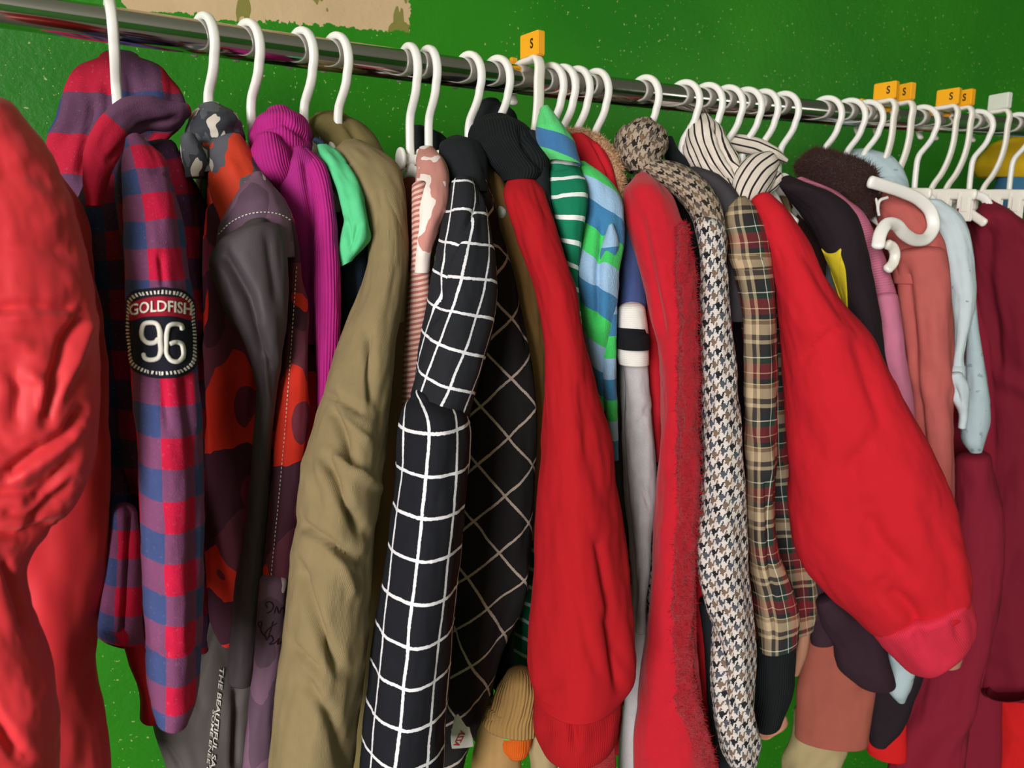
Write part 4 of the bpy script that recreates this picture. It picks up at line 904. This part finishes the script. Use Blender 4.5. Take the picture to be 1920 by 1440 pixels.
bf = P_('front_edge', g, [(1268, 430, 1290, 425), (1268, 500, 1302, 500), (1270, 600, 1309, 600), (1270, 720, 1312, 720), (1268, 840, 1311, 840), (1262, 960, 1309, 960), (1256, 1060, 1302, 1060), (1250, 1160, 1300, 1160), (1252, 1250, 1302, 1250), (1262, 1340, 1318, 1340), (1272, 1420, 1338, 1420), (1278, 1490, 1350, 1490)],
   (.615, .60, .585), MAT['red_boucle'], d=.014, amp=.0035, seed=43, n=72, step=.003, noise=(.010, .014), folds=(.02, .001))
tufts('loose_fibres', bf, g, MAT['red_boucle'], 9000, .0035, .00035, seed=9)
P_('inner_panel', g, [(1180, 400, 1200, 400), (1190, 500, 1222, 500), (1196, 620, 1240, 620), (1205, 740, 1245, 740), (1215, 860, 1245, 860)], .68, MAT['red_cotton'], d=.02, amp=.002, n=40)
P_('dark_side', g, [(1290, 900, 1325, 900), (1288, 1000, 1330, 1000), (1285, 1120, 1330, 1120), (1290, 1250, 1340, 1250), (1300, 1400, 1356, 1400), (1305, 1490, 1362, 1490)], .66, MAT['red_cotton'], d=.03, amp=.003, n=48)
body(g, 1160, 1480, MAT['red_cotton'], .008, .72, .91, seed=16)

# 16 houndstooth roll neck
g = garment('houndstooth_sweater', 'houndstooth roll-neck sweater in black, grey and brown on white', 'sweater', 1208)
P_('roll_collar', g, [(1180, 236, 1224, 226), (1160, 245, 1243, 240), (1153, 268, 1247, 262), (1154, 290, 1244, 288), (1160, 306, 1240, 306), (1178, 322, 1236, 320)], (.74, .72), MAT['hound_tan'], df=.035, db=.05, amp=.005, seed=3, n=80, step=.0025, noise=(.02, .03), ridged=.002, creases=[([(1160, 262), (1200, 270), (1240, 256)], 5, .006), ([(1170, 290), (1215, 300), (1240, 290)], 4, .004)])
P_('shoulder', g, [(1180, 312, 1240, 300), (1200, 326, 1270, 306), (1222, 340, 1304, 324), (1246, 352, 1330, 348), (1268, 370, 1348, 376), (1290, 400, 1358, 412), (1306, 440, 1362, 450), (1314, 480, 1362, 485)], (.72, .67, .645), MAT['hound_tan'], d=.024, amp=.002, seed=4, n=72, step=.003, folds=(.008, .0004))
P_('sleeve', g, [(1300, 420, 1362, 430), (1312, 480, 1362, 480), (1312, 550, 1366, 550), (1310, 620, 1372, 620), (1310, 690, 1380, 690), (1312, 760, 1386, 760), (1314, 830, 1392, 830), (1312, 890, 1396, 890), (1304, 950, 1398, 950), (1299, 1010, 1400, 1010), (1304, 1060, 1402, 1060), (1316, 1110, 1406, 1110), (1328, 1155, 1410, 1155), (1334, 1210, 1414, 1210), (1332, 1270, 1415, 1270), (1334, 1320, 1416, 1320), (1342, 1370, 1420, 1368), (1350, 1400, 1424, 1396), (1364, 1426, 1422, 1424)],
   (.64, .61, .595, .58), MAT['hound'], d=.032, sq=1.1, amp=.003, seed=5, n=90, step=.003, folds=(.04, .0014), creases=[([(1330, 1160), (1350, 1240), (1360, 1360)], 6, .005), ([(1375, 1150), (1385, 1330)], 8, .003), ([(1345, 1250), (1400, 1350)], 6, .003)])
P_('inner_sleeve', g, [(1310, 1130, 1345, 1130), (1322, 1220, 1350, 1220), (1328, 1320, 1360, 1320), (1340, 1410, 1372, 1420), (1356, 1450, 1410, 1450)], .63, MAT['black_fleece'], d=.02, amp=.002, n=40)
body(g, 1208, 1400, MAT['hound'], .009, .71, .91, seed=17)

# 17 black jacket behind
g = garment('black_jacket', 'black jacket showing only its shoulder between houndstooth sweater and striped collar', 'jacket', 1282)
P_('shoulder', g, [(1292, 318, 1312, 314), (1290, 330, 1345, 325), (1310, 350, 1368, 345), (1335, 380, 1388, 372), (1352, 420, 1398, 410), (1360, 480, 1400, 480), (1362, 600, 1400, 600)], (.72, .67), MAT['charcoal'], d=.025, amp=.002, seed=3, n=56)
P_('neck_edge', g, [(1246, 262, 1262, 258), (1244, 285, 1272, 280), (1250, 305, 1290, 300), (1262, 320, 1300, 318)], .76, MAT['black_fleece'], d=.02, amp=.002, n=40, step=.003)
body(g, 1282, 1400, MAT['black_fleece'], .009, .71, .91, seed=18)

# 18 tartan shirt
g = garment('tartan_shirt', 'tartan shirt in beige, dark red and green with a black knitted cuff', 'shirt', 1300)
P_('shoulder', g, [(1378, 376, 1400, 370), (1364, 392, 1416, 386), (1358, 420, 1428, 412), (1362, 450, 1440, 445), (1366, 485, 1446, 482), (1374, 505, 1448, 500)], (.67, .64), MAT['tartan'], d=.022, amp=.002, seed=3, n=64, step=.0025)
P_('sleeve', g, [(1372, 488, 1444, 486), (1378, 520, 1450, 516), (1390, 570, 1454, 570), (1394, 640, 1456, 640), (1394, 720, 1457, 720), (1396, 800, 1457, 800), (1398, 880, 1456, 880), (1400, 960, 1452, 960), (1404, 1040, 1462, 1040), (1410, 1110, 1490, 1110), (1416, 1160, 1500, 1160), (1424, 1215, 1496, 1205)],
   (.645, .63, .62), MAT['tartan'], d=.024, amp=.002, seed=4, n=80, step=.003, folds=(.03, .0012), creases=[([(1438, 900), (1445, 1060), (1450, 1200)], 6, .005)])
P_('cuff', g, [(1418, 1205, 1494, 1200), (1416, 1250, 1492, 1240), (1416, 1300, 1488, 1290), (1415, 1345, 1470, 1345), (1416, 1358, 1466, 1356)], .625, MAT['black_rib'], d=.022, amp=.002, n=56, step=.003, label='black knitted cuff')
P_('back_panel', g, [(1392, 560, 1475, 560), (1396, 700, 1480, 700), (1400, 850, 1485, 850), (1405, 1000, 1510, 1000), (1415, 1130, 1530, 1130), (1430, 1190, 1525, 1180)], (.70, .68), MAT['tartan'], d=.02, amp=.003, seed=9, n=64, folds=(.04, .002))
body(g, 1300, 1330, MAT['tartan'], .008, .74, .91, seed=19, dx=.02)

# 19 black and white striped roll neck
g = garment('striped_roll_neck', 'white roll-neck top with thin black stripes, its big collar slumped over', 'top', 1325)
P_('collar_left', g, [(1300, 226, 1330, 216), (1285, 242, 1350, 236), (1281, 268, 1362, 262), (1283, 292, 1378, 284), (1296, 315, 1388, 306), (1322, 338, 1395, 330), (1350, 356, 1398, 352), (1372, 372, 1396, 366)], (.76, .71), MAT['white_stripe'], d=.028, amp=.004, seed=3, n=80, step=.0022, noise=(.02, .03), creases=[([(1320, 260), (1330, 300), (1370, 345)], 5, .006), ([(1340, 240), (1372, 300), (1385, 330)], 5, .006)])
P_('collar_back', g, band([(1354, 262), (1385, 268), (1420, 276), (1450, 290), (1476, 302)], [12, 34, 36, 28, 8]), (.765, .74), MAT['white_stripe_b'], d=.012, amp=.002, seed=5, n=48, step=.002)
P_('collar_fold', g, band([(1450, 298), (1430, 312), (1412, 335), (1400, 358), (1394, 378)], [36, 66, 74, 60, 26]), (.70, .69), MAT['white_stripe_b'], d=.018, amp=.002, seed=7, n=64, step=.002)
P_('neck_front', g, band([(1462, 330), (1445, 345), (1425, 362), (1402, 376)], [22, 32, 26, 10]), .70, MAT['white_stripe'], d=.010, amp=.002, seed=8, n=48, step=.002)
body(g, 1325, 1330, MAT['white_stripe'], .007, .74, .91, seed=20)

# 20 big red sweatshirt
g = garment('red_sweatshirt', 'large plain red sweatshirt whose wide sleeve swings right to a pinkish ribbed cuff', 'sweatshirt', 1363)
SW = [([(1505, 672), (1560, 620), (1590, 600)], 4, .0035), ([(1625, 960), (1650, 1020), (1700, 1080)], 18, .010), ([(1660, 1100), (1710, 1150), (1735, 1200)], 16, .012), ([(1640, 1050), (1600, 960), (1600, 860)], 16, .004),
      ([(1600, 620), (1640, 740), (1660, 820)], 14, .004), ([(1590, 880), (1640, 820)], 12, .004), ([(1740, 960), (1780, 1060), (1790, 1130)], 14, .004), ([(1690, 1185), (1730, 1205)], 10, .006), ([(1505, 470), (1560, 560), (1590, 600)], 10, .004)]
P_('sleeve', g, [(1410, 382, 1446, 364), (1418, 410, 1474, 390), (1428, 445, 1499, 427), (1440, 485, 1524, 471), (1450, 530, 1552, 521), (1458, 580, 1587, 572), (1464, 640, 1634, 630), (1468, 700, 1664, 690), (1472, 760, 1692, 745), (1474, 820, 1722, 800), (1476, 880, 1752, 855), (1480, 945, 1778, 910), (1488, 1010, 1798, 965), (1512, 1062, 1812, 1020), (1548, 1108, 1820, 1070), (1590, 1145, 1822, 1115), (1622, 1172, 1820, 1132)],
   (.66, .62, .59, .57, .55), MAT['red_sweat'], d=.055, amp=.003, seed=51, folds=(.09, .002), n=120, step=.003, creases=SW, noise=(.05, .10))
P_('cuff', g, [(1632, 1176, 1820, 1122), (1656, 1204, 1826, 1146), (1684, 1230, 1831, 1172), (1704, 1248, 1832, 1186), (1722, 1252, 1822, 1200)], .543, MAT['red_sweat_rib'], d=.052, amp=.002, seed=52, n=90, step=.0025, folds=(.05, .002), creases=[([(1716, 1175), (1735, 1235)], 10, .007), ([(1790, 1160), (1800, 1200)], 8, .004)], label='paler ribbed cuff')
P_('body_panel', g, [(1425, 420, 1475, 400), (1435, 500, 1500, 500), (1440, 700, 1560, 700), (1455, 900, 1600, 900), (1480, 1050, 1600, 1050), (1500, 1160, 1560, 1140)], (.69, .67), MAT['aubergine'], d=.025, amp=.003, n=56)
body(g, 1363, 1200, MAT['red_cotton'], .008, .73, .91, seed=21)

# 21 black sweatshirt with yellow letter
g = garment('black_sweatshirt', 'black sweatshirt with a ragged yellow patch of lettering, behind the big red sleeve', 'sweatshirt', 1398)
bs = P_('shoulder', g, [(1466, 338, 1484, 330), (1462, 350, 1520, 345), (1475, 372, 1560, 362), (1500, 400, 1594, 388), (1525, 440, 1614, 425), (1550, 490, 1628, 480), (1575, 550, 1642, 545), (1590, 600, 1652, 600), (1600, 680, 1662, 680), (1640, 760, 1690, 760), (1660, 850, 1720, 850)], (.69, .65, .64), MAT['black_sweat'], d=.03, amp=.002, seed=3, n=72, step=.003)
shape_decal('yellow_letter', [(1541, 466), (1549, 474), (1566, 474), (1577, 466), (1577, 478), (1584, 500), (1588, 540), (1590, 590), (1592, 620), (1574, 600), (1562, 540), (1556, 500), (1549, 485)], bs, g, MAT['yellow_knit'], .0008, .0012, label='ragged yellow letter')
P_('hem', g, [(1530, 1130, 1570, 1120), (1540, 1165, 1610, 1150), (1560, 1200, 1645, 1180), (1566, 1235, 1662, 1220), (1575, 1252, 1672, 1255), (1600, 1270, 1680, 1284)], .64, MAT['aubergine'], d=.03, amp=.003, n=56)
P_('lower_front', g, [(1500, 1050, 1560, 1050), (1510, 1120, 1600, 1120), (1520, 1200, 1570, 1200)], .67, MAT['aubergine'], d=.02, n=40)
body(g, 1398, 1230, MAT['black_sweat'], .008, .72, .91, seed=22)

# 22 pink ribbed sweater
g = garment('pink_sweater', 'pale pink sweater with a ribbed shoulder behind the black sweatshirt', 'sweater', 1430)
P_('shoulder', g, [(1492, 338, 1506, 332), (1500, 345, 1556, 352), (1545, 370, 1590, 374), (1575, 405, 1618, 398), (1600, 450, 1642, 440), (1620, 500, 1662, 490), (1636, 550, 1680, 545), (1644, 570, 1686, 566)], (.72, .67), MAT['pink_rib'], d=.02, amp=.001, seed=3, n=56, step=.003)
P_('sleeve', g, [(1640, 560, 1684, 556), (1646, 610, 1692, 610), (1646, 660, 1698, 660), (1650, 720, 1708, 720), (1665, 780, 1716, 780), (1690, 840, 1722, 840), (1710, 900, 1735, 900)], (.668, .66), MAT['pink_knit'], d=.024, amp=.001, seed=4, n=56, step=.003)
body(g, 1430, 1200, MAT['pink_knit'], .007, .74, .90, seed=23)

# 23 brown pile hood
g = garment('pile_collar_coat', 'garment with a thick dark brown pile collar beside the pale blue collar', 'coat', 1548)
bp = P_('pile_collar', g, [(1515, 300, 1560, 293), (1496, 312, 1605, 302), (1505, 328, 1632, 318), (1530, 345, 1642, 335), (1560, 360, 1640, 358), (1590, 380, 1638, 378), (1612, 400, 1634, 398)], (.74, .70), MAT['brown_pile'], d=.035, amp=.003, seed=3, n=72, step=.003, noise=(.02, .02), label='dark brown pile collar')
tufts('pile_fibres', bp, g, MAT['brown_pile'], 22000, .0065, .0004, seed=5)
P_('drawcord', g, band([(1665, 370), (1650, 376), (1646, 390), (1648, 404)], [6, 7, 7, 6]), .66, MAT['white_rib'], d=.003, amp=.0003, n=16, step=.001)
body(g, 1548, 1150, MAT['brown_pile'], .008, .74, .90, seed=24)

# 24 denim collar and pale print sleeve
g = garment('pale_denim_shirt', 'pale blue shirt with a faint scribbled print, its crumpled cuff hanging near the right', 'shirt', 1592)
P_('collar', g, [(1590, 286, 1640, 282), (1575, 296, 1670, 290), (1590, 312, 1688, 310), (1620, 328, 1698, 330), (1650, 342, 1704, 350), (1668, 352, 1706, 362)], (.78, .72), MAT['pale_denim'], df=.02, db=.04, amp=.003, seed=3, n=64, step=.003, creases=[([(1620, 318), (1690, 330)], 5, .003)])
P_('sleeve', g, [(1722, 385, 1770, 378), (1738, 410, 1800, 402), (1752, 440, 1816, 432), (1762, 480, 1824, 470), (1772, 520, 1828, 515), (1782, 560, 1828, 560), (1788, 600, 1822, 600), (1790, 640, 1812, 640), (1786, 675, 1806, 680), (1776, 712, 1812, 715)], (.68, .64), MAT['pale_print'], d=.022, amp=.003, seed=4, n=72, step=.003)
P_('cuff', g, [(1778, 705, 1806, 702), (1774, 725, 1816, 722), (1785, 748, 1818, 750), (1797, 775, 1816, 778), (1796, 800, 1812, 802)], .635, MAT['pale_print'], d=.012, amp=.003, seed=5, n=48, step=.002, creases=[([(1790, 728), (1796, 750)], 5, .006)])
P_('back_sleeve', g, [(1808, 560, 1830, 560), (1812, 620, 1836, 620), (1812, 690, 1848, 690), (1808, 750, 1856, 750), (1802, 800, 1856, 800), (1806, 830, 1848, 830), (1818, 846, 1842, 846)], .675, MAT['pale_denim'], d=.02, amp=.003, seed=6, n=48)
P_('shirt_tail', g, [(1660, 1225, 1700, 1220), (1660, 1250, 1718, 1240), (1660, 1280, 1712, 1280), (1672, 1300, 1702, 1306), (1682, 1312, 1698, 1314)], .645, MAT['pale_denim'], d=.02, amp=.002, n=40, step=.003)
body(g, 1592, 1180, MAT['pale_denim'], .007, .74, .90, seed=25)

# 25 coral shirt
g = garment('coral_blouse', 'coral crinkled cotton blouse behind the white hook that sticks out on the right', 'blouse', 1655)
P_('shoulder', g, [(1652, 360, 1680, 350), (1640, 385, 1720, 378), (1645, 420, 1745, 412), (1655, 450, 1765, 445), (1668, 490, 1776, 485), (1675, 530, 1782, 530)], (.70, .665), MAT['coral_muslin'], d=.025, amp=.003, seed=3, n=72, step=.003, creases=[([(1720, 478), (1770, 475)], 3, .002), ([(1738, 430), (1745, 470)], 3, .002)])
P_('sleeve', g, [(1676, 480, 1776, 474), (1682, 540, 1784, 540), (1692, 620, 1786, 620), (1700, 700, 1788, 700), (1710, 780, 1788, 780), (1720, 860, 1789, 860), (1740, 930, 1790, 930), (1760, 980, 1790, 980)], (.665, .655), MAT['coral_muslin'], d=.03, amp=.003, seed=4, n=72, folds=(.05, .002), creases=[([(1700, 500), (1712, 680), (1730, 860)], 10, .007)])
P_('sleeve_end', g, [(1745, 1190, 1785, 1180), (1742, 1215, 1804, 1205), (1752, 1238, 1806, 1232), (1768, 1249, 1802, 1247)], .60, MAT['nude'], d=.014, amp=.001, n=40, step=.002)
body(g, 1655, 1180, MAT['coral_dark'], .008, .72, .90, seed=26)

# sideways hook
h = thing('clothes_hanger', 'white hanger hook pointing out sideways over the coral blouse, off the rail', 'hanger', tuple(at(1690, 400, .64)), HG)
pp = np.array([(1632, 341), (1660, 349), (1695, 361), (1725, 376), (1745, 398), (1750, 425), (1738, 446), (1715, 450), (1695, 438), (1680, 422), (1662, 421), (1650, 440), (1646, 462)], float)
nh_ = ray(1690, 400)*[1, 1, 0]
tube_path('hook', at(pp[:, 0], pp[:, 1], np.linspace(.66, .625, len(pp))), MAT['hanger_white'], h, .0042, .0074, side=tuple(nh_.ravel()), n=18, sub=80)
pp = np.array([(1664, 458), (1673, 463), (1678, 475), (1675, 492), (1664, 505)], float)
tube_path('hook_tip', at(pp[:, 0], pp[:, 1], np.full(5, .650)), MAT['hanger_cream'], h, .0040, .0062, side=tuple(nh_.ravel()), n=14, sub=30)

# 26 maroon sweatshirts
g = garment('maroon_sweatshirt', 'dark maroon sweatshirt closing the row at the right edge', 'sweatshirt', 1800)
P_('sleeve', g, [(1836, 388, 1864, 378), (1818, 408, 1905, 400), (1815, 450, 1950, 440), (1822, 520, 1990, 510), (1832, 600, 2020, 600), (1846, 720, 2040, 720), (1855, 820, 2060, 820), (1842, 900, 2060, 900), (1828, 980, 2060, 980), (1815, 1060, 2060, 1060), (1815, 1160, 2060, 1160), (1825, 1240, 2060, 1240), (1838, 1285, 2030, 1285), (1850, 1298, 1960, 1285)],
   (.74, .70, .68), MAT['maroon_sweat'], df=.045, db=.05, amp=.004, seed=61, folds=(.09, .004), n=110, step=.004, creases=[([(1858, 420), (1850, 520), (1868, 700)], 14, .010)])
P_('front_panel', g, [(1790, 860, 1860, 860), (1782, 960, 1880, 960), (1770, 1060, 1880, 1060), (1742, 1180, 1870, 1180), (1712, 1260, 1840, 1260), (1690, 1340, 1825, 1340), (1668, 1420, 1812, 1420), (1655, 1490, 1805, 1490)], (.70, .66), MAT['maroon_twill'], df=.03, db=.05, amp=.003, seed=62, folds=(.07, .003), n=80)
P_('back_panel', g, [(1770, 560, 1850, 560), (1770, 700, 1862, 700), (1770, 850, 1870, 850), (1760, 1000, 1870, 1000), (1750, 1150, 1880, 1150), (1740, 1300, 1880, 1300), (1730, 1480, 1880, 1480)], (.78, .76), MAT['maroon_twill'], d=.02, amp=.003, n=56)
body(g, 1800, 1400, MAT['maroon_sweat'], .010, .76, .91, seed=27)

g = garment('scarlet_dress', 'bright scarlet garment whose hem shows at the bottom right corner', 'dress', 1870)
P_('skirt', g, [(1838, 1240, 1960, 1230), (1834, 1320, 1990, 1320), (1828, 1400, 2010, 1400), (1820, 1490, 2020, 1490)], (.73, .71), MAT['scarlet'], df=.04, db=.05, amp=.004, seed=71, folds=(.05, .006), n=80, creases=[([(1862, 1290), (1858, 1440)], 10, .010)])
body(g, 1870, 1480, MAT['scarlet'], .012, .78, .92, seed=28)
g = garment('scarlet_skirt', 'red hem peeping out beside the green wall at the bottom, left of the maroon panel', 'skirt', 1728)
P_('hem', g, [(1620, 1330, 1700, 1330), (1622, 1370, 1700, 1365), (1625, 1404, 1700, 1425)], .70, MAT['scarlet'], d=.02, n=40)
body(g, 1728, 1360, MAT['scarlet'], .006, .76, .90, seed=29)
g = garment('black_skirt', 'black garment with a rounded hem at the lower right beside the salmon panel', 'skirt', 1625)
P_('hem', g, [(1600, 1180, 1720, 1180), (1610, 1240, 1735, 1240), (1620, 1300, 1715, 1310), (1625, 1350, 1690, 1370), (1630, 1385, 1665, 1395)], .685, MAT['black_sweat'], d=.02, n=48)
body(g, 1625, 1320, MAT['black_sweat'], .006, .76, .90, seed=30)
g = garment('salmon_panel_dress', 'salmon dress with a raw frayed hem below the black sweatshirt', 'dress', 1468)
sp = P_('skirt', g, [(1500, 1060, 1570, 1050), (1500, 1120, 1600, 1120), (1500, 1200, 1625, 1200), (1496, 1280, 1640, 1280), (1493, 1340, 1635, 1345), (1490, 1376, 1628, 1396)], (.69, .67), MAT['salmon_raw'], d=.025, amp=.002, seed=5, folds=(.06, .002), n=72)
body(g, 1468, 1340, MAT['salmon_raw'], .008, .74, .90, seed=31)
g = garment('beige_trousers', 'pale beige trouser leg hanging at the bottom in front of the green wall', 'trousers', 1500)
P_('leg', g, [(1488, 1330, 1600, 1330), (1482, 1370, 1594, 1370), (1474, 1400, 1588, 1400), (1468, 1430, 1578, 1430), (1470, 1490, 1572, 1490)], .71, MAT['beige_twill'], d=.03, amp=.003, n=56, folds=(.05, .003))
body(g, 1500, 1380, MAT['beige_twill'], .006, .76, .90, seed=32)
g = garment('nude_top', 'narrow strip of a nude-coloured top right of the tartan shirt', 'top', 1340)
P_('sleeve', g, [(1500, 960, 1520, 960), (1506, 1050, 1526, 1050), (1504, 1120, 1528, 1120), (1495, 1190, 1518, 1190), (1486, 1240, 1508, 1240), (1486, 1262, 1500, 1262)], .665, MAT['nude'], d=.012, amp=.002, n=40)
P_('hem', g, [(1410, 1350, 1475, 1345), (1416, 1365, 1478, 1360), (1424, 1378, 1450, 1378)], .69, MAT['nude'], d=.01, n=32, step=.002)
g = garment('tan_trousers', 'tan corduroy trousers with a gathered waistband under the window-check coat', 'trousers', 850)
P_('waistband', g, [(945, 1272, 1000, 1270), (930, 1295, 1010, 1290), (920, 1320, 1010, 1315), (904, 1348, 1010, 1342), (905, 1354, 1008, 1372)], .655, MAT['tan_cord'], d=.02, amp=.002, n=64, step=.0025, folds=(.012, .0015))
P_('leg', g, [(900, 1330, 985, 1330), (893, 1380, 980, 1380), (884, 1430, 976, 1430), (880, 1490, 974, 1490)], .69, MAT['tan_twill'], d=.02, amp=.002, n=56, creases=[([(932, 1350), (930, 1440)], 3, .0015)])
body(g, 850, 1480, MAT['tan_twill'], .006, .76, .90, seed=33)
g = garment('child_leggings', 'tiny green leggings end with an orange ribbed cuff under the tan waistband', 'leggings', 915)
P_('leg', g, [(938, 1335, 1000, 1335), (937, 1365, 998, 1358), (938, 1392, 997, 1384)], .675, MAT['green_pale'], d=.015, amp=.001, n=48, step=.002)
P_('cuff', g, [(938, 1386, 998, 1377), (940, 1400, 997, 1394), (950, 1410, 992, 1406)], .673, MAT['orange_rib'], d=.016, amp=.001, n=48, step=.0015, label='orange ribbed cuff')
g = garment('khaki_trousers', 'khaki trouser leg showing below the red cuff at the bottom of the photo', 'trousers', 960)
P_('leg', g, [(985, 1370, 1045, 1370), (992, 1410, 1045, 1410), (1000, 1450, 1050, 1450), (1005, 1490, 1055, 1490)], .68, MAT['beige_twill'], d=.02, n=40)
g = garment('red_towel', 'red knitted hem hanging below the plain red cuff', 'sweater', 1050)
P_('hem', g, [(1060, 1370, 1150, 1365), (1058, 1410, 1154, 1400), (1054, 1450, 1156, 1450), (1050, 1490, 1158, 1490)], .65, MAT['red_boucle'], d=.02, amp=.003, n=48)
g = garment('grey_underskirt', 'white and red scrap of a garment beside the khaki leg', 'skirt', 1000)
P_('hem', g, [(1040, 1395, 1058, 1393), (1044, 1430, 1066, 1430), (1046, 1490, 1070, 1490)], .67, MAT['green_stripe'], d=.01, n=32)

# far right: print garment and clip hangers
g = garment('printed_blouse', 'yellow and blue printed blouse behind the hangers at the right edge', 'blouse', 1890)
P_('shoulder', g, [(1850, 280, 1930, 262), (1832, 295, 1960, 285), (1820, 315, 1970, 315), (1830, 332, 1975, 335)], .88, MAT['yellow_print'], d=.03, amp=.004, n=56, step=.004)
P_('blue_part', g, [(1870, 330, 1960, 326), (1865, 345, 1965, 342), (1860, 362, 1965, 362), (1862, 400, 1960, 400)], .872, MAT['blue_print'], d=.03, amp=.003, n=56, step=.004)
